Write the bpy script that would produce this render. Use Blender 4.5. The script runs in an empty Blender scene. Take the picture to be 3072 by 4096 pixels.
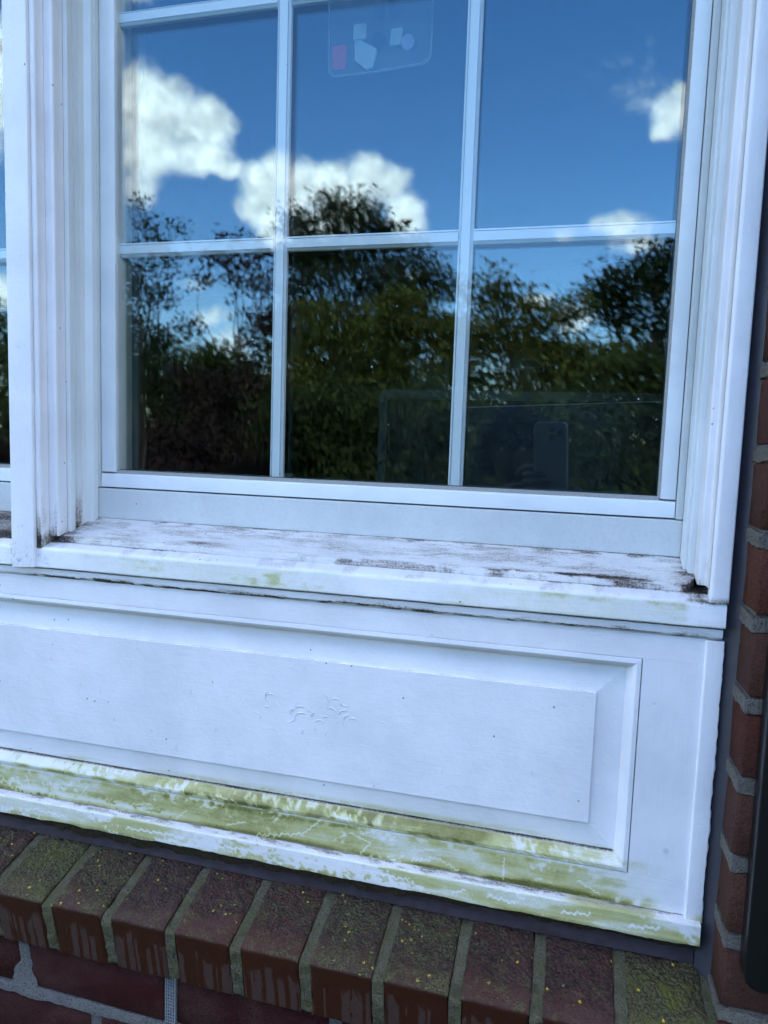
EXPOSURE = 2.80
SKY_STRENGTH = 0.13
SKY_SAT = 1.30
CLOUD_LO = (4.0, 4.3, 4.6)
CLOUD_HI = (10.0, 10.0, 9.9)
BRICK = [(0.048, 0.014, 0.010), (0.078, 0.024, 0.015), (0.042, 0.022, 0.016), (0.062, 0.025, 0.017)]
import bpy, bmesh, math, random
import numpy as np
from mathutils import Vector, Matrix, Euler
from math import radians as R

random.seed(7)
SC = bpy.context.scene
COL = SC.collection
H0 = 1.5                      # height of the camera above the lawn

# ------------------------------------------------------------------ camera
cam_d = bpy.data.cameras.new('camera')
cam = bpy.data.objects.new('camera', cam_d)
COL.objects.link(cam)
cr = Vector((0.96703649, 0.25242686, 0.03348294))
cu = Vector((-0.05732151, 0.08768195, 0.99449792))
cf = Vector((-0.24810214, 0.96363507, -0.09926113))
CAMROT = Matrix((cr, cu, -cf)).transposed()
cam.matrix_world = Matrix.Translation((0, 0, H0)) @ CAMROT.to_4x4()
cam_d.sensor_fit = 'HORIZONTAL'
cam_d.sensor_width = 36
cam_d.lens = 36 * 2838.5 / 3072
cam_d.clip_start = 0.01
cam_d.clip_end = 800
cam_d.dof.use_dof = True
cam_d.dof.focus_distance = 0.80
cam_d.dof.aperture_fstop = 10.0
SC.camera = cam

# ------------------------------------------------------------------ render
SC.render.engine = 'CYCLES'
SC.view_settings.view_transform = 'Standard'
SC.view_settings.look = 'None'
SC.view_settings.use_curve_mapping = False
SC.view_settings.gamma = 1.0
SC.view_settings.exposure = EXPOSURE
SC.cycles.max_bounces = 12
SC.cycles.transparent_max_bounces = 24
SC.cycles.glossy_bounces = 6
SC.cycles.diffuse_bounces = 4
SC.cycles.caustics_reflective = False
SC.cycles.caustics_refractive = False
SC.cycles.sample_clamp_indirect = 4

# ------------------------------------------------------------------ light
SUN_EL = R(44)
SUN_AZ = math.atan2(-0.30, 0.65)          # behind the house, a little to the left
sun_d = bpy.data.lights.new('sun', 'SUN')
sun_d.energy = 3.6
sun_d.angle = R(0.53)
sun_d.color = (1.0, 0.95, 0.87)
sun = bpy.data.objects.new('sun', sun_d)
COL.objects.link(sun)
tosun = Vector((math.sin(SUN_AZ) * math.cos(SUN_EL), math.cos(SUN_AZ) * math.cos(SUN_EL), math.sin(SUN_EL)))
sun.rotation_euler = tosun.to_track_quat('Z', 'Y').to_euler()
sun.location = (-4, 10, 12)

world = bpy.data.worlds.new('World')
SC.world = world
world.use_nodes = True


class NT:
    """tiny helper for node graphs"""
    def __init__(s, tree):
        s.t = tree
        s.n = tree.nodes
        s.l = tree.links

    def new(s, typ, **kw):
        n = s.n.new(typ)
        for k, v in kw.items():
            setattr(n, k, v)
        return n

    def put(s, sock, v):
        if isinstance(v, bpy.types.NodeSocket):
            s.l.new(v, sock)
        elif v is not None:
            if sock.type == 'RGBA' and isinstance(v, (tuple, list)) and len(v) == 3:
                v = tuple(v) + (1.0,)
            if sock.type == 'RGBA' and isinstance(v, (int, float)):
                v = (v, v, v, 1)
            sock.default_value = v

    def math(s, op, a, b=None, c=None, clamp=False):
        n = s.new('ShaderNodeMath', operation=op)
        n.use_clamp = clamp
        s.put(n.inputs[0], a)
        s.put(n.inputs[1], b)
        if c is not None:
            s.put(n.inputs[2], c)
        return n.outputs[0]

    def vmath(s, op, a, b=None):
        n = s.new('ShaderNodeVectorMath', operation=op)
        s.put(n.inputs[0], a)
        if b is not None:
            s.put(n.inputs[1], b)
        return n.outputs['Value'] if op in ('DOT_PRODUCT', 'LENGTH') else n.outputs['Vector']

    def mix(s, f, a, b, blend='MIX'):
        n = s.new('ShaderNodeMix', data_type='RGBA', blend_type=blend)
        s.put(n.inputs[0], f)
        s.put(n.inputs[6], a)
        s.put(n.inputs[7], b)
        return n.outputs[2]

    def ramp(s, v, a, b, lo=0.0, hi=1.0, smooth=True):
        n = s.new('ShaderNodeMapRange')
        n.interpolation_type = 'SMOOTHSTEP' if smooth else 'LINEAR'
        s.put(n.inputs[0], v)
        s.put(n.inputs[1], a)
        s.put(n.inputs[2], b)
        s.put(n.inputs[3], lo)
        s.put(n.inputs[4], hi)
        return n.outputs[0]

    def noise(s, vec, scale, detail=4, rough=0.55, dist=0.0, color=False):
        n = s.new('ShaderNodeTexNoise')
        s.put(n.inputs['Vector'], vec)
        n.inputs['Scale'].default_value = scale
        n.inputs['Detail'].default_value = detail
        n.inputs['Roughness'].default_value = rough
        n.inputs['Distortion'].default_value = dist
        return n.outputs['Color'] if color else n.outputs['Fac']

    def vscale(s, vec, k):
        n = s.new('ShaderNodeVectorMath', operation='SCALE')
        s.put(n.inputs[0], vec)
        s.put(n.inputs['Scale'], k)
        return n.outputs[0]

    def scaled(s, vec, sc):
        return s.vmath('MULTIPLY', vec, sc)

    def coord(s, which='Object'):
        return s.new('ShaderNodeTexCoord').outputs[which]

    def attr(s, name):
        return s.new('ShaderNodeAttribute', attribute_name=name).outputs['Fac']


# sky: Nishita plus fair-weather clouds given as directions (slope right, slope up of the southward sky)
CLOUDS = [(-0.672, 0.494, 0.063, 0.057, 1), (-0.624, 0.477, 0.058, 0.05, 1), (-0.57, 0.46, 0.049, 0.033, 1), (-0.531, 0.444, 0.03, 0.033, 1), (-0.64, 0.425, 0.063, 0.041, 1), (-0.562, 0.413, 0.053, 0.03, 1), (-0.516, 0.394, 0.026, 0.013, 1), (-0.664, 0.379, 0.04, 0.027, 0.6), (-0.463, 0.374, 0.029, 0.029, 1), (-0.434, 0.386, 0.032, 0.026, 1), (-0.448, 0.341, 0.044, 0.033, 1), (-0.405, 0.365, 0.043, 0.039, 1), (-0.362, 0.362, 0.038, 0.032, 1), (-0.301, 0.371, 0.037, 0.03, 1), (-0.32, 0.335, 0.054, 0.038, 1), (-0.266, 0.357, 0.03, 0.028, 1), (-0.245, 0.312, 0.033, 0.031, 1), (-0.361, 0.311, 0.063, 0.032, 1), (-0.433, 0.301, 0.036, 0.023, 1), (0.11, 0.426, 0.032, 0.028, 0.85), (0.095, 0.41, 0.017, 0.017, 1), (0.114, 0.448, 0.016, 0.014, 1), (0.072, 0.469, 0.024, 0.012, 0.02), (0.053, 0.29, 0.037, 0.012, 0.8), (0.065, 0.27, 0.030, 0.014, 0.5), (-0.029, 0.288, 0.021, 0.007, 0.3), (-0.536, 0.175, 0.040, 0.016, 0.55), (-0.505, 0.141, 0.030, 0.032, 0.6), (-0.004, 0.17, 0.027, 0.017, 0.8), (-0.235, 0.23, 0.020, 0.014, 0.4), (-0.56, 0.226, 0.025, 0.012, 0.35), (-0.934, 0.544, 0.062, 0.107, 0.9), (-0.915, 0.224, 0.036, 0.03, 0.8), (-0.663, 0.659, 0.047, 0.02, 0.6), (-0.06, 0.189, 0.024, 0.012, 0.7)]


def build_world():
    t = NT(world.node_tree)
    t.n.clear()
    out = t.new('ShaderNodeOutputWorld')
    bg = t.new('ShaderNodeBackground')
    t.l.new(bg.outputs[0], out.inputs[0])
    bg.inputs['Strength'].default_value = SKY_STRENGTH
    sky = t.new('ShaderNodeTexSky', sky_type='NISHITA')
    sky.sun_disc = False
    sky.sun_elevation = SUN_EL
    sky.sun_rotation = SUN_AZ
    sky.altitude = 100
    sky.air_density = 1.0
    sky.dust_density = 0.6
    sky.ozone_density = 1.6
    hs = t.new('ShaderNodeHueSaturation')
    hs.inputs['Saturation'].default_value = SKY_SAT
    hs.inputs['Hue'].default_value = 0.505
    t.l.new(sky.outputs[0], hs.inputs['Color'])
    g = t.coord('Generated')
    sep = t.new('ShaderNodeSeparateXYZ')
    t.l.new(g, sep.inputs[0])
    ny = t.math('MAXIMUM', t.math('MULTIPLY', sep.outputs[1], -1.0), 0.02)
    u = t.math('DIVIDE', sep.outputs[0], ny)
    v = t.math('DIVIDE', sep.outputs[2], ny)
    cmb = t.new('ShaderNodeCombineXYZ')
    t.put(cmb.inputs[0], u)
    t.put(cmb.inputs[1], v)
    p0 = cmb.outputs[0]
    warp = t.noise(p0, 11, 5, 0.6, color=True)
    w = t.vmath('MULTIPLY', t.vmath('SUBTRACT', warp, (0.5, 0.5, 0.5)), (0.055, 0.05, 0.0))
    p = t.vmath('ADD', p0, w)
    M = None
    for (cx, cy, rx, ry, wt) in CLOUDS:
        d = t.vmath('MULTIPLY', t.vmath('SUBTRACT', p, (cx, cy, 0)), (1 / (rx * 1.24), 1 / (ry * 1.24), 0))
        e = t.math('MULTIPLY_ADD', t.vmath('DOT_PRODUCT', d, d), -wt, wt)
        M = e if M is None else t.math('MAXIMUM', M, e)
    M = t.math('MAXIMUM', M, -0.6)
    f1 = t.noise(p0, 13, 10, 0.62, 0.3)
    f3 = t.noise(p0, 48, 8, 0.7, 0.6)
    dens = t.math('ADD', M, t.math('ADD', t.math('MULTIPLY', t.math('SUBTRACT', f1, 0.5), 1.7), t.math('MULTIPLY', t.math('SUBTRACT', f3, 0.5), 0.95)))
    m1 = t.ramp(dens, -0.05, 0.92, smooth=True)
    front = t.math('GREATER_THAN', t.math('MULTIPLY', sep.outputs[1], -1.0), 0.05)
    m1 = t.math('MULTIPLY', m1, front)
    # the rest of the sky: unseen cumulus, cover thickened to whiten the light
    g2 = t.vmath('MULTIPLY', g, (1.0, 1.0, 1.7))
    f2 = t.noise(g2, 3.1, 8, 0.58, 0.3)
    m2raw = f2
    # keep that second field out of the stretch that the first list already describes
    du = t.math('ABSOLUTE', t.math('ADD', u, 0.40))
    dv = t.math('ABSOLUTE', t.math('SUBTRACT', v, 0.33))
    inside = t.math('MULTIPLY', t.ramp(du, 1.00, 0.50), t.ramp(dv, 0.95, 0.45))
    inside = t.math('MULTIPLY', inside, front)
    m2 = t.ramp(t.math('SUBTRACT', m2raw, t.math('MULTIPLY', inside, 0.42)), 0.46, 0.60)
    up = t.ramp(sep.outputs[2], 0.0, 0.06)
    m = t.math('MULTIPLY', t.math('MAXIMUM', m1, m2), up)
    # billows: brighter where the cloud surface rises towards the light
    q0 = t.vmath('ADD', p0, (0.006, -0.017, 0.0))
    rel = t.math('SUBTRACT', t.noise(q0, 20, 6, 0.55), t.noise(p0, 20, 6, 0.55))
    rel2 = t.math('SUBTRACT', t.noise(t.vmath('ADD', p0, (0.01, -0.04, 0.0)), 8, 3, 0.5), t.noise(p0, 8, 3, 0.5))
    shade = t.math('ADD', 0.62, t.math('ADD', t.math('MULTIPLY', rel, -2.1), t.math('MULTIPLY', rel2, -1.4)), clamp=True)
    cc = t.mix(shade, CLOUD_LO, CLOUD_HI)
    c = t.mix(m, hs.outputs[0], cc)
    t.l.new(c, bg.inputs['Color'])


build_world()

# ------------------------------------------------------------------ object helpers


def link(o, parent=None):
    COL.objects.link(o)
    if parent is not None:
        o.parent = parent
    return o


def tag(o, label=None, cat=None, group=None, kind=None):
    if label: o['label'] = label
    if cat: o['category'] = cat
    if group: o['group'] = group
    if kind: o['kind'] = kind
    return o


def empty(name, loc, label=None, cat=None, group=None, kind=None, rz=0.0):
    o = bpy.data.objects.new(name, None)
    o.empty_display_size = 0.05
    o.location = loc
    o.rotation_euler = (0, 0, rz)
    link(o)
    return tag(o, label, cat, group, kind)


def mesh_from(name, V, F, mat, parent=None, smooth=False, attrs=None, loc=None):
    """V in world coordinates; parent is an unrotated Empty -> vertices are made local to it"""
    V = np.asarray(V, dtype=np.float64).reshape(-1, 3)
    off = np.zeros(3)
    if parent is not None:
        off = np.array(parent_world(parent))
    if loc is not None:
        off = off + np.array(loc)
    me = bpy.data.meshes.new(name)
    me.from_pydata((V - off).tolist(), [], F)
    me.materials.append(mat)
    if smooth:
        me.polygons.foreach_set('use_smooth', [True] * len(me.polygons))
    if attrs:
        for k, a in attrs.items():
            at = me.attributes.new(k, 'FLOAT', 'POINT')
            at.data.foreach_set('value', np.asarray(a, dtype=np.float32).ravel())
    me.update()
    o = bpy.data.objects.new(name, me)
    if loc is not None:
        o.location = loc
    return link(o, parent)


def parent_world(p):
    v = Vector(p.location)
    while p.parent is not None:
        p = p.parent
        v = v + Vector(p.location)
    return v


class MB:
    def __init__(s):
        s.V = []
        s.F = []

    def box(s, x0, x1, y0, y1, z0, z1):
        b = len(s.V)
        s.V += [(x0, y0, z0), (x1, y0, z0), (x1, y1, z0), (x0, y1, z0), (x0, y0, z1), (x1, y0, z1), (x1, y1, z1), (x0, y1, z1)]
        s.F += [[b + i for i in q] for q in ((0, 3, 2, 1), (4, 5, 6, 7), (0, 1, 5, 4), (1, 2, 6, 5), (2, 3, 7, 6), (3, 0, 4, 7))]
        return s

    def tube(s, a, b, r0, r1, n=8, caps=True):
        a = Vector(a); b = Vector(b)
        d = (b - a).normalized()
        x = d.orthogonal().normalized(); y = d.cross(x)
        k = len(s.V)
        for c, r in ((a, r0), (b, r1)):
            for i in range(n):
                t = 2 * math.pi * i / n
                s.V.append(tuple(c + x * (r * math.cos(t)) + y * (r * math.sin(t))))
        for i in range(n):
            j = (i + 1) % n
            s.F.append([k + i, k + j, k + n + j, k + n + i])
        if caps:
            s.F.append([k + i for i in range(n)][::-1])
            s.F.append([k + n + i for i in range(n)])
        return s

    def build(s, name, mat, parent=None, smooth=False, bevel=0.0, seg=2):
        o = mesh_from(name, s.V, s.F, mat, parent, smooth)
        if bevel:
            bevel_mesh(o.data, bevel, seg)
        return o


def bevel_mesh(me, w, seg=2, smooth=True):
    bm = bmesh.new()
    bm.from_mesh(me)
    bmesh.ops.bevel(bm, geom=[e for e in bm.edges], offset=w, segments=seg, affect='EDGES', profile=0.5, clamp_overlap=True)
    bmesh.ops.recalc_face_normals(bm, faces=bm.faces)
    bm.to_mesh(me)
    bm.free()
    if smooth:
        me.polygons.foreach_set('use_smooth', [True] * len(me.polygons))
        try:
            me.set_sharp_from_angle(angle=R(50))
        except Exception:
            pass


def box(name, x0, x1, y0, y1, z0, z1, mat, parent=None, bevel=0.0, seg=2):
    return MB().box(x0, x1, y0, y1, z0, z1).build(name, mat, parent, bevel=bevel, seg=seg)


def round_profile(P, rad, n=4):
    """P: list of (a,b,r) corner points of an open/closed polyline; rounds the corners that carry r>0"""
    out = []
    N = len(P)
    for i, p in enumerate(P):
        r = rad[i]
        if r <= 0:
            out.append((p[0], p[1]))
            continue
        p = np.array(p, float); a = np.array(P[i - 1], float); b = np.array(P[(i + 1) % N], float)
        da = (a - p) / np.linalg.norm(a - p); db = (b - p) / np.linalg.norm(b - p)
        A = p + da * r; B = p + db * r
        for k in range(n + 1):
            t = k / n
            q = (1 - t) ** 2 * A + 2 * t * (1 - t) * p + t * t * B
            out.append((float(q[0]), float(q[1])))
    return out


def densify(P, ds):
    out = [P[0]]
    for a, b in zip(P[:-1], P[1:]):
        L = math.hypot(b[0] - a[0], b[1] - a[1])
        n = max(1, int(round(L / ds)))
        for k in range(1, n + 1):
            t = k / n
            out.append((a[0] + (b[0] - a[0]) * t, a[1] + (b[1] - a[1]) * t))
    return out


# lattice noise in numpy
_rng = np.random.RandomState(11)
_G = _rng.rand(256, 256)


def vnoise(x, y, seed=0):
    x = np.asarray(x, float) + seed * 17.31
    y = np.asarray(y, float) + seed * 9.77
    xi = np.floor(x).astype(int); yi = np.floor(y).astype(int)
    fx = x - xi; fy = y - yi
    fx = fx * fx * (3 - 2 * fx); fy = fy * fy * (3 - 2 * fy)
    g = lambda i, j: _G[(xi + i) & 255, (yi + j) & 255]
    return (g(0, 0) * (1 - fx) + g(1, 0) * fx) * (1 - fy) + (g(0, 1) * (1 - fx) + g(1, 1) * fx) * fy


def fbm(x, y, s, oct=4, seed=0, rough=0.55):
    a = 1.0; t = 0.0; r = 0.0
    for k in range(oct):
        r = r + a * vnoise(x * s, y * s, seed + k * 3)
        t += a; a *= rough; s *= 2.03
    return r / t


def sstep(a, b, x):
    t = np.clip((x - a) / (b - a), 0, 1)
    return t * t * (3 - 2 * t)


def extrude_x(name, prof, x0, x1, mat, parent, dx=0.01, ds=0.0, closed=True, attr=None, disp=None, smooth=True):
    """prof: (y,z) points, z relative to camera height, ordered so that the visible side comes first.
    attr(X, Y, Z, S) -> dict of arrays; disp(X,Y,Z,S) -> (dX, dY, dZ)"""
    P = densify(prof, ds) if ds else list(prof)
    P = np.array(P)
    S = np.concatenate([[0], np.cumsum(np.hypot(np.diff(P[:, 0]), np.diff(P[:, 1])))])
    nx = max(2, int(round((x1 - x0) / dx)) + 1)
    xs = np.linspace(x0, x1, nx)
    X = np.repeat(xs[:, None], len(P), 1)
    Y = np.repeat(P[None, :, 0], nx, 0)
    Z = np.repeat(P[None, :, 1], nx, 0)
    SS = np.repeat(S[None, :], nx, 0)
    attrs = attr(X, Y, Z, SS) if attr else None
    if disp:
        a, b, c = disp(X, Y, Z, SS)
        X = X + a; Y = Y + b; Z = Z + c
    V = np.stack([X, Y, Z + H0], -1).reshape(-1, 3)
    m = len(P)
    F = []
    for i in range(nx - 1):
        for j in range(m - 1 if not closed else m):
            k = (j + 1) % m
            F.append((i * m + j, (i + 1) * m + j, (i + 1) * m + k, i * m + k))
    if closed:
        F.append(tuple(range(m)))
        F.append(tuple((nx - 1) * m + j for j in range(m))[::-1])
    o = mesh_from(name, V, F, mat, parent, smooth, attrs)
    if smooth:
        o.data.set_sharp_from_angle(angle=R(40))
    return o


def extrude_z(name, prof, z0, z1, mat, parent, dz=None, smooth=True, disp=None, attr=None):
    """prof: closed (x,y) polygon; z relative to camera height. z0 may be a function of y (sill slope)"""
    n = 2 if dz is None else max(2, int(round((z1 - (z0 if not callable(z0) else -0.15)) / dz)) + 1)
    m = len(prof)
    V = []
    T = []
    for i in range(n):
        t = i / (n - 1)
        for (x, y) in prof:
            zb = z0(x, y) if callable(z0) else z0
            V.append((x, y, zb + (z1 - zb) * t + H0))
    V = np.array(V)
    attrs = attr(V[:, 0], V[:, 1], V[:, 2] - H0) if attr else None
    if disp is not None:
        V = V + np.stack(disp(V[:, 0], V[:, 1], V[:, 2] - H0), -1)
    F = []
    for i in range(n - 1):
        for j in range(m):
            k = (j + 1) % m
            F.append((i * m + j, i * m + k, (i + 1) * m + k, (i + 1) * m + j))
    F.append(tuple(range(m))[::-1])
    F.append(tuple((n - 1) * m + j for j in range(m)))
    o = mesh_from(name, V, F, mat, parent, smooth, attrs)
    if smooth:
        o.data.set_sharp_from_angle(angle=R(40))
    return o

# ------------------------------------------------------------------ materials


def new_mat(name):
    m = bpy.data.materials.new(name)
    m.use_nodes = True
    t = NT(m.node_tree)
    t.n.clear()
    out = t.new('ShaderNodeOutputMaterial')
    return m, t, out


def principled(t, out, color, rough=0.5, bump=None, bstr=0.3, bdist=0.001, spec=0.5, **kw):
    p = t.new('ShaderNodeBsdfPrincipled')
    t.put(p.inputs['Base Color'], color)
    t.put(p.inputs['Roughness'], rough)
    t.put(p.inputs['Specular IOR Level'], spec)
    for k, v in kw.items():
        t.put(p.inputs[k], v)
    if bump is not None:
        b = t.new('ShaderNodeBump')
        b.inputs['Strength'].default_value = bstr
        b.inputs['Distance'].default_value = bdist
        t.put(b.inputs['Height'], bump)
        t.l.new(b.outputs[0], p.inputs['Normal'])
    t.l.new(p.outputs[0], out.inputs[0])
    return p


def flat_mat(name, color, rough=0.6, spec=0.5, var=0.0, scale=20, metallic=0.0, bump=0.0):
    m, t, out = new_mat(name)
    c = color
    co = t.coord()
    if var:
        n = t.noise(co, scale, 5)
        c = t.mix(n, tuple(max(0, v * (1 - var)) for v in color), tuple(v * (1 + var) for v in color))
    principled(t, out, c, rough, t.noise(co, scale * 3, 4) if bump else None, bump or 0.3, 0.002, spec, Metallic=metallic)
    return m


def white_mat(name, base, rough, brush=(6, 90, 260), bstr=0.25, speck=0.35, dirt=(0.10, 0.085, 0.06), streak=0.03, fine=0.0):
    """painted / vinyl trim; reads the point attributes algae, grime, scrape (0 where absent)"""
    m, t, out = new_mat(name)
    co = t.new('ShaderNodeNewGeometry').outputs['Position']
    al = t.attr('algae'); gr = t.attr('grime_shade'); scp = t.attr('scrape')
    big = t.noise(co, 9, 5, 0.6)
    med = t.noise(co, 60, 5, 0.65)
    fin = t.noise(co, 420, 3, 0.6)
    grain = t.noise(t.scaled(co, (brush[0], brush[1], brush[2])), 5, 4, 0.6)
    dull = tuple(v * 0.88 for v in base)
    c = t.mix(t.ramp(big, 0.35, 0.7), base, dull)
    c = t.mix(t.math('MULTIPLY', t.ramp(grain, 0.5, 0.75), streak * 4), c, tuple(v * 0.7 for v in base))
    if fine:
        c = t.mix(t.math('MULTIPLY', t.ramp(fin, 0.5, 0.62), fine), c, tuple(v * 0.55 for v in base))
    # little dark specks of soil
    vo = t.new('ShaderNodeTexVoronoi', feature='F1')
    t.put(vo.inputs['Vector'], co)
    vo.inputs['Scale'].default_value = 95
    vo.inputs['Randomness'].default_value = 1
    rs = t.new('ShaderNodeSeparateColor')
    t.l.new(vo.outputs['Color'], rs.inputs[0])
    sel = t.math('GREATER_THAN', rs.outputs[0], 1 - speck * 0.22)
    sp = t.math('MULTIPLY', t.ramp(vo.outputs['Distance'], 0.14, 0.06), sel)
    # algae
    ag = t.math('ADD', al, t.math('MULTIPLY', t.math('SUBTRACT', t.math('ADD', t.math('MULTIPLY', med, 0.35), t.math('ADD', t.math('MULTIPLY', fin, 0.30), t.math('MULTIPLY', grain, 0.35))), 0.5), t.math('MULTIPLY', t.math('POWER', t.math('ADD', al, 0.0001), 0.45), 1.25)))
    ag = t.math('MULTIPLY', ag, t.math('SUBTRACT', 1.0, scp), clamp=True)
    ac = t.mix(t.ramp(ag, 0.10, 0.55), (0.60, 0.61, 0.46), (0.45, 0.43, 0.185))
    ac = t.mix(t.ramp(ag, 0.45, 0.80), ac, (0.22, 0.21, 0.065))
    ac = t.mix(t.ramp(ag, 0.75, 1.05), ac, (0.085, 0.09, 0.012))
    c = t.mix(t.ramp(ag, -0.02, 0.42), c, ac)
    # grime
    gg = t.math('ADD', gr, t.math('MULTIPLY', t.math('SUBTRACT', t.math('ADD', t.math('MULTIPLY', grain, 0.45), t.math('MULTIPLY', fin, 0.55)), 0.5), t.math('MULTIPLY', t.math('POWER', t.math('ADD', gr, 0.0001), 0.5), 2.0)))
    gc = t.mix(t.ramp(gg, 0.20, 0.95), (0.54, 0.50, 0.47), dirt)
    gc = t.mix(t.ramp(gg, 0.7, 1.1), gc, (0.018, 0.014, 0.010))
    c = t.mix(t.ramp(gg, 0.0, 0.80), c, gc)
    c = t.mix(t.math('MULTIPLY', sp, 0.85), c, (0.05, 0.05, 0.05))
    pk = t.noise(co, 170, 3, 0.6)
    h = t.math('ADD', t.math('MULTIPLY', grain, 0.35), t.math('ADD', t.math('MULTIPLY', fin, 0.3), t.math('MULTIPLY', pk, 0.9)))
    h = t.math('SUBTRACT', h, t.math('MULTIPLY', t.ramp(gg, 0.3, 0.8), 1.2))
    ro = t.math('ADD', rough, t.math('MULTIPLY', t.math('ADD', t.ramp(ag, 0.1, 0.5), t.ramp(gg, 0.1, 0.5)), 0.25), clamp=True)
    principled(t, out, c, ro, h, bstr, 0.0010, 0.45)
    return m


def brick_mat(name, top=False, hue=None):
    BR = hue or BRICK
    m, t, out = new_mat(name)
    co = t.coord('Object')
    oi = t.new('ShaderNodeObjectInfo')
    rnd = oi.outputs['Random']
    off = t.vscale((13.7, 7.1, 3.3), rnd)
    p = t.vmath('ADD', co, off)
    big = t.noise(p, 16, 5, 0.6)
    med = t.noise(p, 85, 6, 0.68)
    fin = t.noise(p, 380, 4, 0.65)
    vo = t.new('ShaderNodeTexVoronoi', feature='F1')
    t.put(vo.inputs['Vector'], t.vmath('ADD', p, t.vscale(t.noise(p, 200, 2, color=True), 0.003)))
    vo.inputs['Scale'].default_value = 260
    hues = t.new('ShaderNodeValToRGB')
    els = hues.color_ramp.elements
    els[0].position = 0.0; els[0].color = BR[0] + (1,)
    els[1].position = 1.0; els[1].color = BR[3] + (1,)
    e = els.new(0.4); e.color = BR[1] + (1,)
    e = els.new(0.72); e.color = BR[2] + (1,)
    t.l.new(rnd, hues.inputs[0])
    c = t.mix(t.ramp(big, 0.38, 0.66), hues.outputs[0], t.mix(0.6, hues.outputs[0], (0.060, 0.026, 0.022)))
    c = t.mix(t.math('MULTIPLY', t.ramp(med, 0.5, 0.75), 0.6), c, t.mix(1.0, c, (1.7, 1.5, 1.4), 'MULTIPLY'))
    grn = t.noise(p, 950, 2, 0.5)
    c = t.mix(t.ramp(fin, 0.46, 0.30), c, t.mix(1.0, c, (0.18, 0.16, 0.16), 'MULTIPLY'))
    c = t.mix(t.math('MULTIPLY', t.ramp(grn, 0.54, 0.68), 0.7), c, t.mix(1.0, c, (2.6, 2.4, 2.2), 'MULTIPLY'))
    rough = 0.85
    grit = t.math('ADD', t.math('MULTIPLY', med, 0.7), t.math('MULTIPLY', fin, 0.5))
    h = grit
    if top:
        # weathered coarse zone at the back, algae film towards the arris
        w = t.attr('worn')
        al = t.attr('algae')
        vz = t.new('ShaderNodeTexVoronoi', feature='SMOOTH_F1')
        t.put(vz.inputs['Vector'], p)
        vz.inputs['Scale'].default_value = 300
        vz2 = t.new('ShaderNodeSeparateColor')
        t.l.new(vz.outputs['Color'], vz2.inputs[0])
        crumb = t.math('SUBTRACT', 1.0, vz.outputs['Distance'])
        h = t.math('ADD', t.math('MULTIPLY', grit, t.math('MULTIPLY_ADD', w, 0.8, 0.2)), t.math('MULTIPLY', t.math('MULTIPLY', crumb, w), 1.6))
        c = t.mix(t.math('MULTIPLY', w, t.ramp(vz2.outputs[0], 0.2, 0.9)), c, t.mix(0.75, c, (0.070, 0.027, 0.020)))
        c = t.mix(t.math('MULTIPLY', t.math('MULTIPLY', w, t.ramp(vz.outputs['Distance'], 0.35, 0.7)), 0.9), c, (0.012, 0.009, 0.008))
        am = t.ramp(t.math('ADD', al, t.math('MULTIPLY', t.math('SUBTRACT', med, 0.5), 1.7)), 0.18, 0.75)
        c = t.mix(t.math('MULTIPLY', am, 0.92), c, t.mix(t.ramp(t.math('ADD', t.math('MULTIPLY', fin, 0.5), t.math('MULTIPLY', grn, 0.5)), 0.40, 0.62), (0.010, 0.009, 0.004), (0.120, 0.108, 0.040)))
        ah = t.ramp(t.math('ADD', t.math('SUBTRACT', al, 0.72), t.math('MULTIPLY', t.math('SUBTRACT', med, 0.5), 1.2)), 0.05, 0.4)
        c = t.mix(ah, c, (0.085, 0.082, 0.012))
        # lichen: small mustard rosettes
        li = t.attr('lichen')
        vl = t.new('ShaderNodeTexVoronoi', feature='F1')
        t.put(vl.inputs['Vector'], t.vmath('ADD', p, t.vmath('MULTIPLY', t.noise(p, 400, 2, color=True), (0.004, 0.004, 0.004))))
        vl.inputs['Scale'].default_value = 185
        sl = t.new('ShaderNodeSeparateColor')
        t.l.new(vl.outputs['Color'], sl.inputs[0])
        lm = t.math('MULTIPLY', t.ramp(vl.outputs['Distance'], 0.34, 0.24), t.math('GREATER_THAN', sl.outputs[0], t.math('SUBTRACT', 1.0, t.math('MULTIPLY', li, 0.24))))
        lm = t.math('MULTIPLY', lm, t.ramp(fin, 0.36, 0.5))
        lc = t.mix(sl.outputs[1], (0.17, 0.16, 0.06), (0.55, 0.42, 0.02))
        c = t.mix(lm, c, lc)
        wt = t.attr('wet')
        # water running down the front face: dark wet film with drier fingers between
        sx = t.new('ShaderNodeSeparateXYZ')
        t.l.new(co, sx.inputs[0])
        wob = t.noise(t.scaled(p, (1, 1, 0.35)), 60, 3)
        st = t.noise(t.vmath('ADD', t.scaled(p, (1, 0, 0.02)), t.vscale(t.noise(p, 45, 2, color=True), 0.003)), 150, 1.0, 0.4)
        dry = t.math('MULTIPLY', t.ramp(st, 0.47, 0.50), t.ramp(t.math('ADD', t.attr('drop'), t.math('MULTIPLY', t.math('SUBTRACT', wob, 0.5), 0.9)), 0.32, 0.42))
        wc = t.mix(dry, t.mix(fin, (0.026, 0.005, 0.003), (0.058, 0.014, 0.007)), t.mix(fin, (0.048, 0.021, 0.018), (0.075, 0.040, 0.034)))
        c = t.mix(wt, c, wc)
        roughs = t.math('SUBTRACT', 0.85, t.math('MULTIPLY', wt, t.math('SUBTRACT', 0.42, t.math('MULTIPLY', dry, 0.12))))
        principled(t, out, c, roughs, h, 1.0, 0.0045, 0.4)
        return m
    principled(t, out, c, rough, h, 0.95, 0.0030, 0.18)
    return m


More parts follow.
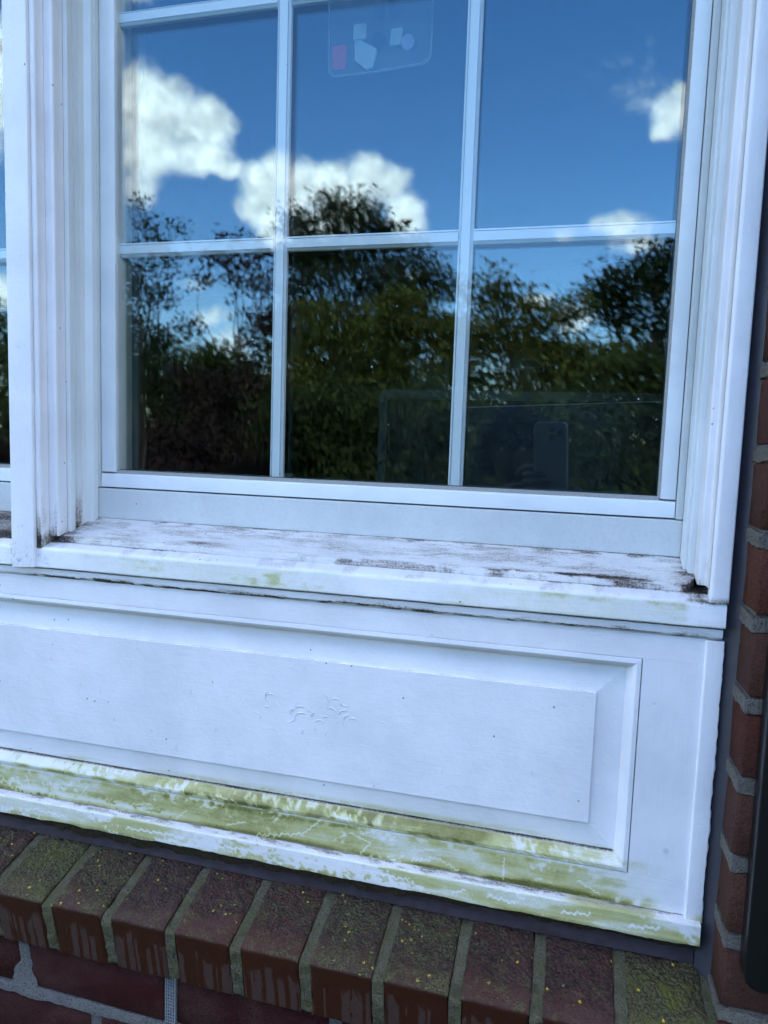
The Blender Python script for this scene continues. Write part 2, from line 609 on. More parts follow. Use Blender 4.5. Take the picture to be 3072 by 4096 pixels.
def mortar_mat(name, base, green=0.0):
    m, t, out = new_mat(name)
    co = t.new('ShaderNodeNewGeometry').outputs['Position']
    a = t.noise(co, 30, 5, 0.6)
    b = t.noise(co, 420, 4, 0.7)
    g = t.noise(co, 55, 4, 0.6)
    c = t.mix(a, tuple(v * 0.65 for v in base), tuple(v * 1.2 for v in base))
    c = t.mix(t.ramp(b, 0.50, 0.32), c, tuple(v * 0.22 for v in base))
    c = t.mix(t.math('MULTIPLY', t.ramp(t.noise(co, 900, 2, 0.5), 0.55, 0.68), 0.5), c, tuple(v * 1.7 for v in base))
    if green:
        c = t.mix(t.math('MULTIPLY', t.ramp(g, 0.35, 0.62), green), c, (0.085, 0.085, 0.030))
        c = t.mix(t.math('MULTIPLY', t.ramp(t.noise(co, 38, 3), 0.55, 0.7), green), c, (0.03, 0.03, 0.02))
    principled(t, out, c, 0.95, t.math('ADD', b, a), 1.0, 0.004, 0.2)
    return m


def glass_mat(name, front, back, tint, wav, bstr):
    """float glass: mirror-like layer over a clear tinted body"""
    m, t, out = new_mat(name)
    co = t.new('ShaderNodeNewGeometry').outputs['Position']
    fr = t.new('ShaderNodeLayerWeight')
    fr.inputs['Blend'].default_value = 0.5
    sch = t.math('MULTIPLY_ADD', t.math('POWER', fr.outputs['Facing'], 5.0), 0.96, 0.04)
    fac = t.math('MULTIPLY', sch, front, clamp=True)
    gl = t.new('ShaderNodeBsdfGlossy')
    gl.inputs['Roughness'].default_value = 0.0
    gl.inputs['Color'].default_value = back
    b = t.new('ShaderNodeBump')
    b.inputs['Strength'].default_value = bstr
    b.inputs['Distance'].default_value = 0.001
    t.put(b.inputs['Height'], t.noise(co, wav, 2))
    t.l.new(b.outputs[0], gl.inputs['Normal'])
    tr = t.new('ShaderNodeBsdfTransparent')
    tr.inputs['Color'].default_value = tint
    mx = t.new('ShaderNodeMixShader')
    t.l.new(fac, mx.inputs[0])
    t.l.new(tr.outputs[0], mx.inputs[1])
    t.l.new(gl.outputs[0], mx.inputs[2])
    # dried spots and dust that sit on the outer face
    d = t.new('ShaderNodeBsdfDiffuse')
    vo = t.new('ShaderNodeTexVoronoi', feature='F1')
    t.put(vo.inputs['Vector'], co)
    vo.inputs['Scale'].default_value = 42
    rs = t.new('ShaderNodeSeparateColor')
    t.l.new(vo.outputs['Color'], rs.inputs[0])
    sel = t.math('GREATER_THAN', rs.outputs[0], 0.955)
    ring = t.ramp(vo.outputs['Distance'], 0.055, 0.025)
    dark = t.math('GREATER_THAN', rs.outputs[1], 0.55)
    d.inputs['Color'].default_value = (0.7, 0.72, 0.75, 1)
    t.put(d.inputs['Color'], t.mix(dark, (0.75, 0.77, 0.8), (0.02, 0.02, 0.02)))
    spot = t.math('MULTIPLY', t.math('MULTIPLY', ring, sel), 0.75)
    spot = t.math('ADD', spot, t.math('MULTIPLY', t.ramp(t.noise(co, 16, 5, 0.7), 0.62, 0.85), 0.02))
    mx2 = t.new('ShaderNodeMixShader')
    t.l.new(spot, mx2.inputs[0])
    t.l.new(mx.outputs[0], mx2.inputs[1])
    t.l.new(d.outputs[0], mx2.inputs[2])
    t.l.new(mx2.outputs[0], out.inputs[0])
    return m

# materials in use
M_PAINT = white_mat('painted_wood', (0.82, 0.80, 0.83), 0.42, brush=(5, 80, 80), bstr=0.6, speck=0.30)
M_PAINTV = white_mat('painted_wood_upright', (0.82, 0.80, 0.83), 0.42, brush=(110, 110, 5), bstr=0.5, speck=0.15)
M_SILL = white_mat('weathered_sill_paint', (0.72, 0.71, 0.71), 0.6, brush=(9, 90, 90), bstr=0.7, speck=0.5, dirt=(0.13, 0.10, 0.085), streak=0.08)
M_VINYL = white_mat('white_vinyl', (0.74, 0.76, 0.77), 0.32, brush=(3, 30, 3), bstr=0.10, speck=0.12, streak=0.0)
M_VINYLD = white_mat('dusty_vinyl', (0.62, 0.64, 0.64), 0.55, brush=(12, 12, 12), bstr=0.10, speck=0.2, fine=0.13)
M_SASH = white_mat('clean_vinyl_sash', (0.80, 0.82, 0.84), 0.30, brush=(3, 3, 3), bstr=0.05, speck=0.04, streak=0.0)
M_BEAD = flat_mat('glazing_sealant', (0.36, 0.35, 0.33), 0.8, 0.3, 0.45, 500, bump=0.4)
M_SPACER = flat_mat('spacer_metal', (0.030, 0.034, 0.036), 0.35, 0.5, 0.2, 30, metallic=0.6)
M_SPACERL = flat_mat('spacer_edge', (0.20, 0.21, 0.20), 0.4, 0.5, 0.2, 30, metallic=0.5)
M_MUNTIN = flat_mat('muntin_white', (0.66, 0.71, 0.76), 0.4, 0.4, 0.04, 30)
M_DARKSTOP = flat_mat('dark_inner_stop', (0.03, 0.035, 0.04), 0.6, 0.3)
M_CRUD = flat_mat('crusted_dirt', (0.040, 0.030, 0.018), 0.95, 0.1, 0.8, 220, bump=0.9)
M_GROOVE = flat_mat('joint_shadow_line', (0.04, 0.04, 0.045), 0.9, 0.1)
M_GLASSF = glass_mat('outer_glass', 1.0, (0.84, 0.95, 1.0, 1), (0.95, 0.97, 0.96, 1), 5, 0.02)
M_GLASSB = glass_mat('inner_glass', 1.25, (0.60, 0.86, 1.0, 1), (0.80, 0.84, 0.83, 1), 7, 0.05)
M_SEAL = flat_mat('grey_sealant', (0.042, 0.042, 0.056), 0.45, 0.5, 0.35, 40, bump=0.25)
M_SEALP = flat_mat('purple_grey_sealant', (0.044, 0.031, 0.040), 0.5, 0.5, 0.7, 60, bump=0.5)
M_BRICK = brick_mat('fired_brick')
M_DAMPSHADE = brick_mat('damp_shaded_brick', hue=[(0.024, 0.0030, 0.0042), (0.036, 0.0055, 0.0058), (0.028, 0.0070, 0.0065), (0.032, 0.0065, 0.0050)])  # damp maroon hue, also darkened to hold the shade under the brick sill
M_SILLBRICK = brick_mat('sill_brick', top=True, hue=[(0.036, 0.010, 0.008), (0.056, 0.018, 0.011), (0.038, 0.019, 0.013), (0.050, 0.018, 0.012)])
M_MORTAR = mortar_mat('grey_mortar', (0.19, 0.172, 0.148))
M_MORTARL = mortar_mat('pale_mortar', (0.19, 0.18, 0.175))
M_MORTARG = mortar_mat('mossy_mortar', (0.150, 0.135, 0.090), 0.5)
M_BLACK = flat_mat('black_shutter_paint', (0.006, 0.006, 0.007), 0.32, 0.5, 0.3, 30, bump=0.1)
M_VENT = flat_mat('white_vent_plastic', (0.22, 0.23, 0.25), 0.5, 0.4, 0.2, 200)

ZTOP = 1.20                 # head of the windows
YG = 0.843                  # outer face of the outer pane


def sill_z(y):
    """top of the sloping timber sill"""
    return -0.1168 + (y - 0.836) * (0.0197 / 0.058)


# ------------------------------------------------------------------ windows
def boxr(name, x0, x1, y0, y1, z0, z1, *a, **k):
    return box(name, x0, x1, y0, y1, z0 + H0, z1 + H0, *a, **k)


def build_window(x0, x1, mx, name, label, left_end, right_end):
    """x0,x1 visible glass edges; mx: centres of the two upright muntins"""
    w = empty(name, ((x0 + x1) / 2, YG, H0 - 0.12), label, 'window', 'white vinyl windows of the bay')
    gb, gt = -0.0508, ZTOP - 0.03
    # frame strips and sash
    sl, sr = x0 + 0.0014, x1 + 0.0026
    so_l, so_r = x0 - 0.0206, x1 + 0.0184
    fo_l, fo_r = left_end, right_end
    RB = -0.0741
    boxr('stile', so_l, sl, 0.838, 0.876, gb - 0.003, ZTOP, M_SASH, w, 0.0008)
    boxr('stile', sr, so_r, 0.838, 0.876, gb - 0.003, ZTOP, M_SASH, w, 0.0008)
    for o in w.children:
        pass
    # bottom rail of the sash: a sloped upper lip and a flat face
    extrude_x('bottom_rail', round_profile([(0.8420, gb - 0.0045), (0.8385, gb - 0.0060), (0.8375, RB), (0.876, RB), (0.876, gb - 0.0045)], [0, 0.001, 0.0006, 0, 0]),
              so_l, so_r, M_SASH, w, dx=0.02)
    boxr('frame_strip', fo_l, so_l - 0.0010, 0.8335, 0.876, RB - 0.0008, ZTOP, M_VINYLD, w, 0.0006)
    boxr('frame_strip', so_r + 0.0010, fo_r, 0.8335, 0.876, RB - 0.0008, ZTOP, M_VINYLD, w, 0.0006)

    def gatt(X, Y, Z, S):
        n = fbm(X * 14, Z * 60, 1, 4, 5)
        return {'grime_shade': 0.16 * sstep(0.52, 0.75, n) + 0.25 * sstep(-0.108, -0.118, Z) * n}
    extrude_x('frame_rail', round_profile([(0.8345, RB - 0.0020), (0.8345, -0.1165), (0.876, -0.1165), (0.876, RB - 0.0020)], [0.001, 0.0006, 0, 0]),
              fo_l, fo_r, M_VINYLD, w, dx=0.006, ds=0.004, attr=gatt)
    # thin strips of sealant round the glass
    boxr('glazing_bead', x0 - 0.001, x0 + 0.0008, YG - 0.0022, YG + 0.001, gb - 0.002, gt, M_BEAD, w)
    boxr('glazing_bead', x1 - 0.0006, x1 + 0.0026, YG - 0.0022, YG + 0.001, gb - 0.002, gt, M_BEAD, w)
    boxr('glazing_bead', x0 - 0.001, x1 + 0.002, YG - 0.0018, YG + 0.001, gb - 0.005, gb, M_BEAD, w)
    # sealed unit: two panes, spacer, muntins in the cavity
    P = 0.0035
    boxr('outer_pane', x0 - 0.004, x1 + 0.004, YG, YG + 0.003, gb - 0.003, gt, M_GLASSF, w)
    bp_ = boxr('inner_pane', x0 - 0.004, x1 + 0.004, YG + 0.0175, YG + 0.0205, gb - 0.003, gt, M_GLASSB, w)
    # the two panes are never perfectly parallel
    cx, cy, cz = (x0 + x1) / 2, YG + 0.019, (gb + gt) / 2 + H0
    off = Vector((cx, cy, cz)) - parent_world(w)
    bp_.matrix_local = Matrix.Translation(off) @ Euler((R(0.09), 0, R(0.07))).to_matrix().to_4x4() @ Matrix.Translation(-off)
    for a, b, c, d in ((x0 - 0.004, x0 + 0.0005, gb - 0.003, gt), (x1 - 0.0005, x1 + 0.004, gb - 0.003, gt)):
        boxr('spacer', a, b, YG + 0.0035, YG + 0.017, c, d, M_SPACER, w)
    boxr('spacer', x0 + 0.0006, x1 - 0.0006, YG + 0.0035, YG + 0.017, gb - 0.003, gb + 0.0005, M_SPACER, w)
    boxr('spacer', x0 + 0.0006, x1 - 0.0006, YG + 0.0035, YG + 0.017, gt - 0.002, gt + 0.001, M_SPACER, w)
    # fine lines on the spacer side
    hw = 0.0088
    y0, y1, y2 = YG + 0.0050, YG + 0.0078, YG + 0.0150
    def section(c):      # contour bar: flat crown, fine quirk, sloped shoulders
        return [(c - 0.0052, y0), (c + 0.0052, y0), (c + 0.0053, y0 + 0.0022), (c + 0.0062, y0 + 0.0022), (c + 0.0063, y0 + 0.0003), (c + hw, y1),
                (c + hw, y2 - 0.002), (c + 0.005, y2), (c - 0.005, y2), (c - hw, y2 - 0.002), (c - hw, y1), (c - 0.0063, y0 + 0.0003), (c - 0.0062, y0 + 0.0022), (c - 0.0053, y0 + 0.0022)]
    for c in mx:
        extrude_z('muntin', section(c), gb + 0.0006, gt - 0.003, M_MUNTIN, w)
    rows = [0.2403, 0.5285, 0.8165]
    spans = [(x0 + 0.0007, mx[0] - hw - 0.0002), (mx[0] + hw + 0.0002, mx[1] - hw - 0.0002), (mx[1] + hw + 0.0002, x1 - 0.0007)]
    for zc in rows:
        for a, b in spans:
            sec = [(y, x) for (x, y) in section(zc)]
            extrude_x('muntin', sec, a, b, M_MUNTIN, w, dx=0.3)
    # room side of the sash
    boxr('inner_stop', x0 - 0.03, x0 - 0.004, 0.877, 0.90, gb - 0.03, ZTOP, M_DARKSTOP, w)
    boxr('inner_stop', x1 + 0.004, x1 + 0.03, 0.877, 0.90, gb - 0.03, ZTOP, M_DARKSTOP, w)
    # head of frame
    boxr('head_rail', fo_l, fo_r, 0.8345, 0.876, ZTOP + 0.0005, ZTOP + 0.05, M_VINYLD, w, 0.0008)
    return w


win_main = build_window(-0.5935, 0.0979, (-0.3640, -0.1315), 'window',
                        'larger white vinyl window with dark glass mirroring sky, clouds and trees', -0.6226, 0.1246)
win_left = build_window(-1.4215, -0.7300, (-1.192, -0.9595), 'window',
                        'white vinyl window left of the upright post, only a sliver of its glass in view', -1.4500, -0.7033)


# ------------------------------------------------------------------ jamb mouldings
def sz(off=0.0):
    return lambda x, y: sill_z(min(max(y, 0.778), 0.836)) + off


def vdirt(z0, amt, seed):
    def f(X, Y, Z):
        n = fbm(X * 300 + Y * 200, Z * 22, 1, 4, seed)
        low = sstep(z0 + 0.09, z0, Z)
        return {'grime_shade': amt * (0.10 * sstep(0.6, 0.8, n) + low * 0.9 * sstep(0.35, 0.75, n) + 0.7 * sstep(z0 + 0.012, z0, Z))}
    return f


def jamb(side, ox, name, label):
    """stack of slim mouldings beside a sash. side=+1: faces right (left jamb). ox: x of the post edge"""
    g = empty(name, (ox, 0.80, H0 - 0.14), label, 'window jamb', 'moulded jambs beside the windows')

    def piece(nm, pts, rad, z0, mat, d=0.5, seed=1, dz=0.01):
        P = [(ox + side * a, y) for a, y in pts]
        if side < 0:
            P = P[::-1]; rad = rad[::-1]
        extrude_z(nm, round_profile(P, rad), z0, ZTOP, mat, g, dz=dz, attr=vdirt(-0.14, d, seed))
    if side > 0:
        # A outer stop with rounded nose
        piece('outer_stop', [(0.0005, 0.7560), (0.0066, 0.7560), (0.0066, 0.7712), (0.0005, 0.7712)], [0, 0.0035, 0, 0], lambda x, y: -0.1500 + (y - 0.757) * 0.26, M_PAINTV, 0.8, 1)
        piece('brick_mould', [(0.0004, 0.7720), (0.0185, 0.7720), (0.0185, 0.7905), (0.0004, 0.7905)], [0, 0.004, 0, 0], sz(0.0006), M_PAINTV, 0.7, 2)
        piece('bead_strip', [(0.0183, 0.7912), (0.0245, 0.7912), (0.0245, 0.7985), (0.0183, 0.7985)], [0, 0.0006, 0, 0], sz(0.0004), M_VINYL, 0.4, 3)
        piece('track_channel', [(0.0180, 0.7990), (0.0222, 0.7990), (0.0222, 0.8030), (0.0246, 0.8030), (0.0246, 0.8125), (0.0180, 0.8125)], [0] * 6, sz(0.0004), M_VINYL, 0.9, 4)
        piece('inner_jamb', [(0.0180, 0.8130), (0.0250, 0.8130), (0.0250, 0.8215), (0.0340, 0.8240), (0.0340, 0.8332), (0.0180, 0.8332)], [0, 0.0008, 0.0005, 0.0008, 0, 0], sz(0.0003), M_VINYL, 0.5, 5)
    else:
        piece('brick_mould', [(-0.0002, 0.7585), (0.0000, 0.7760), (0.0072, 0.7768), (0.0078, 0.7790), (0.0078, 0.8000), (-0.0002, 0.8000)], [0.0005, 0.002, 0.002, 0.0005, 0, 0], sz(0.0006), M_PAINTV, 0.6, 6)
        piece('bead_strip', [(0.0066, 0.8005), (0.0138, 0.8005), (0.0142, 0.8090), (0.0066, 0.8090)], [0, 0.0015, 0, 0], sz(0.0004), M_VINYL, 0.5, 7)
        piece('inner_jamb', [(0.0090, 0.8094), (0.0174, 0.8094), (0.0176, 0.8332), (0.0090, 0.8332)], [0, 0.0012, 0, 0], sz(0.0003), M_VINYL, 0.3, 8)
    return g


jamb(1, -0.6500, 'window_jamb', 'stepped white jamb mouldings between the upright post and the larger window')
jamb(-1, 0.1422, 'window_jamb', 'slim white jamb mouldings at the right edge of the larger window')
jamb(-1, -0.6857, 'window_jamb', 'white jamb mouldings hidden at the far side of the upright post')

# upright post between the windows and casings at the sides
def post_disp(X, Y, Z):
    # the foot of the post is ragged
    a = sstep(-0.165, -0.176, Z) * (fbm(X * 160, Y * 0, 1, 3, 4) - 0.5) * 0.004
    return (X * 0, X * 0, a)


def post_attr(X, Y, Z):
    n = fbm(X * 180, Z * 12, 1, 4, 9)
    e = sstep(-0.6790, -0.6825, X) * sstep(-0.10, -0.165, Z)
    return {'grime_shade': 0.12 * sstep(0.62, 0.8, n) + 0.25 * sstep(-0.168, -0.175, Z), 'algae': 0.7 * e * sstep(0.3, 0.6, n)}


extr = []
ct = empty('mullion_post', (-0.666, 0.76, H0 - 0.175), 'white upright wooden post dividing the two windows, drops of water at its foot', 'post')
extrude_z('post_face', round_profile([(-0.6847, 0.7515), (-0.6504, 0.7515), (-0.6504, 0.790), (-0.6847, 0.790)], [0.002, 0.0015, 0, 0]), -0.1755, ZTOP, M_PAINTV, ct, dz=0.006, disp=post_disp, attr=post_attr)
for xa, xb, lab in ((0.1428, 0.1613, 'white painted casing board right of the larger window, beside the brick return'),
                    (-1.4870, -1.4690, 'white painted casing board at the far left end of the bay')):
    g = empty('window_casing', ((xa + xb) / 2, 0.76, H0 - 0.15), lab, 'casing', 'casings at the ends of the bay')
    extrude_z('casing_board', round_profile([(xa, 0.7570), (xa + 0.0028, 0.7545), (xb, 0.7545), (xb, 0.7640), (xa, 0.7640)], [0.0006, 0.0012, 0.0018, 0, 0]), -0.1492, ZTOP + 0.03, M_PAINTV, g, dz=0.008,
              attr=lambda X, Y, Z: {'grime_shade': 0.35 * sstep(-0.10, -0.15, Z) * sstep(0.45, 0.75, fbm(X * 200, Z * 60, 1, 4, 3)) + 0.5 * sstep(-0.144, -0.150, Z)})
    extrude_z('casing_back', [(xa - 0.0004, 0.7650), (xb, 0.7650), (xb, 0.85), (xa - 0.0004, 0.85)], -0.1350, ZTOP + 0.03, M_PAINTV, g)

# ------------------------------------------------------------------ sill
sill = empty('window_sill', (-0.65, 0.78, H0 - 0.175), 'white sloping wooden sill under both windows, stained with dirt and algae', 'window sill')


def sub_attr(X, Y, Z, S):
    n = fbm(X * 6, Y * 60, 1, 5, 21); n2 = fbm(X * 40, Y * 160, 1, 4, 22)
    back = sstep(0.822, 0.836, Y)
    front = sstep(0.787, 0.777, Y)
    ends = np.maximum(sstep(0.10, 0.135, X), sstep(-0.60, -0.632, X) * (X > -0.66))
    left = sstep(-0.70, -0.72, X)
    g = 0.27 + 0.22 * sstep(0.42, 0.66, n) * sstep(0.30, 0.6, n2) + 0.30 * back * sstep(0.4, 0.7, n2) + 0.45 * front * sstep(0.38, 0.62, n2) * sstep(0.25, 0.55, fbm(X * 5, Y, 1, 3, 29)) + 0.6 * ends * n2 + 0.45 * left
    blot = np.exp(-((X + 0.43) / 0.03) ** 2 - ((Y - 0.785) / 0.006) ** 2) * 0.8 + np.exp(-((X - 0.02) / 0.05) ** 2 - ((Y - 0.781) / 0.003) ** 2) * 0.8
    return {'grime_shade': np.clip(g + blot * n2 * 1.3, 0, 1), 'algae': 0.15 * front * sstep(0.5, 0.7, n)}


def wob(X, Y, Z, S, k=0.0006, s=60, seed=0):
    n = fbm(X * s, S * s, 1, 3, seed) - 0.5
    return (X * 0, n * k, n * k)


for a, b in ((-0.6400, 0.1360), (-1.470, -0.6950)):
    def cut(X, Y, Z, S, a=a, b=b):
        # rounded, chipped ends
        da, db, dc = wob(X, Y, Z, S, 0.0010, 45, 5)
        e = sstep(0.80, 0.775, Y)
        r = sstep(a + 0.012, a, X) * 0.008 - sstep(b - 0.012, b, X) * 0.010
        return (r * e + e * (sstep(a + 0.01, a, X) - sstep(b - 0.01, b, X)) * (fbm(Y * 300, Z * 300, 1, 3, 7) - 0.5) * 0.006, db, dc)
    extrude_x('sill_board', round_profile([(0.846, sill_z(0.846)), (0.7765, sill_z(0.7765)), (0.7755, -0.1440), (0.846, -0.1440)], [0, 0.0022, 0.001, 0]),
              a, b, M_SILL, sill, dx=0.0018, ds=0.0018, attr=sub_attr, disp=cut)


def nose_attr(X, Y, Z, S):
    n = fbm(X * 9, Z * 60, 1, 4, 31); n2 = fbm(X * 55, Z * 90, 1, 4, 32); n3 = fbm(X * 3.1, 0 * X, 1, 2, 33)
    top = sstep(-0.1535, -0.1490, Z)
    face = 1 - top
    al = face * (0.17 + 0.22 * sstep(0.44, 0.68, n) * sstep(0.36, 0.66, n2)) * np.maximum(sstep(0.35, 0.6, n3), sstep(-0.25, -0.05, X))
    al = al + 0.12 * np.exp(-((X + 0.49) / 0.030) ** 2) * sstep(0.42, 0.7, n2) * face
    al = al * sstep(0.130, 0.118, X)
    al = al + 0.8 * sstep(0.006, 0.0, np.abs(X + 0.6865)) * n2
    g = top * (0.08 + 0.30 * sstep(0.42, 0.65, n2) + 0.55 * sstep(0.771, 0.7775, Y) * sstep(0.35, 0.6, n)) + 0.5 * sstep(0.08, 0.15, X) * top * n2
    g = g + 0.18 * sstep(0.132, 0.136, X) * sstep(0.4, 0.6, n2) + 0.25 * sstep(-0.170, -0.1745, Z)
    return {'algae': al, 'grime_shade': g}


extrude_x('sill_nose', round_profile([(0.790, -0.1405), (0.757, -0.1492), (0.7545, -0.1745), (0.764, -0.1765), (0.790, -0.1765)], [0, 0.0042, 0.0015, 0.001, 0]),
          -1.487, 0.1600, M_PAINT, sill, dx=0.0022, ds=0.0016, attr=nose_attr, disp=lambda X, Y, Z, S: wob(X, Y, Z, S, 0.0005, 35, 8))


def cove_attr(X, Y, Z, S):
    n = fbm(X * 26, Z * 140, 1, 4, 41); n3 = fbm(X * 5, 0 * X, 1, 3, 42)
    n4 = fbm(X * 70, Z * 200, 1, 4, 43)
    g = np.exp(-((Z + 0.1862 + (n3 - 0.5) * 0.004) / (0.0006 + 0.0022 * sstep(-0.25, -0.55, X))) ** 2) * sstep(0.28, 0.5, n4) * 0.95 + sstep(-0.180, -0.186, Z) * sstep(0.5, 0.66, n) * 0.45 + 0.18 * sstep(0.5, 0.7, n)
    g = g * sstep(-0.72, -0.62, X) + 0.12
    return {'grime_shade': np.clip(g, 0, 1)}


extrude_x('bed_moulding', round_profile([(0.790, -0.1772), (0.7595, -0.1772), (0.7600, -0.1860), (0.765, -0.1885), (0.790, -0.1885)], [0, 0.001, 0.003, 0, 0]),
          -1.480, 0.1590, M_PAINT, sill, dx=0.0022, ds=0.0012, attr=cove_attr, disp=lambda X, Y, Z, S: wob(X, Y, Z, S, 0.0012, 60, 9))

# ------------------------------------------------------------------ panel under the windows
pan = empty('raised_panel', (-0.66, 0.765, H0 - 0.513), 'white painted raised panel under the windows with green algae along its bottom', 'panel')
DF, DR, DB, DFI = 0.7650, 0.7800, 0.7755, 0.7732
XO0, XO1, ZO0, ZO1 = -1.405, 0.0858, -0.4513, -0.2160       # outer edge of the moulding
XI0, XI1, ZI0, ZI1 = -1.391, 0.0717, -0.4370, -0.2305       # foot of the moulding
XF0, XF1, ZF0, ZF1 = -1.362, 0.0424, -0.4070, -0.2610       # edge of the raised field


def zigzag(p, q, amp, n):
    p = np.array(p, float); q = np.array(q, float)
    d = (q - p); L = np.linalg.norm(d); d = d / L; nrm = np.array([-d[1], d[0]])
    return [tuple(p + d * L * i / n + nrm * amp * 0.62 * (1 if i % 2 else -1) * (0.6 + 0.4 * math.sin(i * 1.7))) for i in range(n + 1)]


def dist_poly(X, Z, pts):
    D = np.full(X.shape, 9.0)
    for (ax, az), (bx, bz) in zip(pts[:-1], pts[1:]):
        vx, vz = bx - ax, bz - az
        L = vx * vx + vz * vz + 1e-12
        t = np.clip(((X - ax) * vx + (Z - az) * vz) / L, 0, 1)
        D = np.minimum(D, np.hypot(X - ax - t * vx, Z - az - t * vz))
    return D


# pale trails grazed through the algae by snails: zigzags along wandering lines (X, S-like Z)
TRAILS = []
for a, b, amp, n in [((-0.345, -0.486), (-0.285, -0.474), 0.0045, 16), ((-0.285, -0.474), (-0.262, -0.452), 0.0016, 10), ((-0.262, -0.452), (-0.245, -0.442), 0.0022, 6),
                     ((-0.225, -0.462), (-0.200, -0.470), 0.0010, 8), ((-0.200, -0.470), (-0.212, -0.485), 0.0018, 7),
                     ((-0.150, -0.482), (-0.120, -0.474), 0.0045, 12), ((-0.120, -0.474), (-0.095, -0.484), 0.0030, 9), ((-0.150, -0.470), (-0.125, -0.464), 0.0020, 8),
                     ((-0.045, -0.458), (-0.045, -0.484), 0.0010, 9), ((-0.52, -0.476), (-0.49, -0.470), 0.0020, 8), ((-0.455, -0.484), (-0.44, -0.470), 0.0012, 8),
                     ((-0.60, -0.482), (-0.585, -0.462), 0.0012, 8), ((-0.68, -0.462), (-0.672, -0.484), 0.0020, 7), ((-0.385, -0.480), (-0.360, -0.472), 0.0012, 8),
                     ((-0.02, -0.446), (0.012, -0.452), 0.0018, 9), ((-0.40, -0.444), (-0.372, -0.448), 0.0022, 6), ((0.035, -0.470), (0.06, -0.482), 0.0018, 10)]:
    TRAILS.append(zigzag(a, b, amp, n))
TRAILS_F = []
for a, b, amp, n in [((-0.40, -0.503), (-0.30, -0.497), 0.0035, 26), ((-0.29, -0.498), (-0.24, -0.502), 0.0035, 12), ((-0.21, -0.497), (-0.15, -0.500), 0.0040, 16), ((-0.52, -0.502), (-0.44, -0.499), 0.0030, 18),
                     ((-0.10, -0.505), (-0.085, -0.498), 0.0025, 6), ((-0.06, -0.500), (-0.03, -0.503), 0.0040, 10), ((0.02, -0.503), (0.05, -0.499), 0.0035, 9), ((-0.66, -0.500), (-0.61, -0.503), 0.0030, 10), ((0.09, -0.504), (0.12, -0.500), 0.0035, 9)]:
    TRAILS_F.append(zigzag(a, b, amp, n))


def grazed(X, Z, trails, w=0.0010):
    D = np.full(X.shape, 9.0)
    for tr in trails:
        xs = [p[0] for p in tr]
        m = (X > min(xs) - 0.01) & (X < max(xs) + 0.01)
        if m.any():
            D[m] = np.minimum(D[m], dist_poly(X[m], Z[m], tr))
    return sstep(w, w * 0.5, D)


def flake(X, Z, seed, lo=0.52, hi=0.56):
    n = fbm(X * 11, Z * 30, 1, 3, seed) * 0.65 + fbm(X * 170, Z * 220, 1, 4, seed + 1) * 0.35
    return sstep(lo, hi, n)


def low_algae(X, Y, Z):
    """algae on the wood below the raised field"""
    n = fbm(X * 8, Z * 40, 1, 4, 51); n2 = fbm(X * 60, Z * 90, 1, 4, 52)
    a = sstep(-0.4345, -0.4385, Z) * (0.27 + 0.34 * sstep(0.36, 0.66, n) + 0.10 * (n2 - 0.5))
    a = a + 0.16 * np.exp(-((Z + 0.4415) / 0.006) ** 2) * sstep(-0.45, -0.30, X)
    a = a + 0.42 * np.exp(-((Z + 0.4480) / 0.0030) ** 2) * sstep(0.36, 0.6, n2) + 0.25 * np.exp(-((Z + 0.4560) / 0.0028) ** 2) * sstep(0.40, 0.6, n2)           # line along the moulding
    a = a + 0.55 * np.exp(-((Z + 0.4873) / 0.004) ** 2) * sstep(0.36, 0.6, n)
    a = a + 1.0 * np.exp(-((X - 0.0) / 0.10) ** 2 - ((Z + 0.4873) / 0.006) ** 2) * n2 * 1.4
    right = sstep(0.150, -0.02, X + (Z + 0.4873) * 0.5 + (n2 - 0.5) * 0.14)                                    # thins out towards the corner board
    a = a * (0.25 + 0.75 * right) * sstep(0.145, 0.10, X)
    edge = 0.30 * np.exp(-((Z + 0.4325) / 0.004) ** 2) * sstep(0.42, 0.6, n)
    return np.clip(a + edge * (X < 0.07), 0, 1)


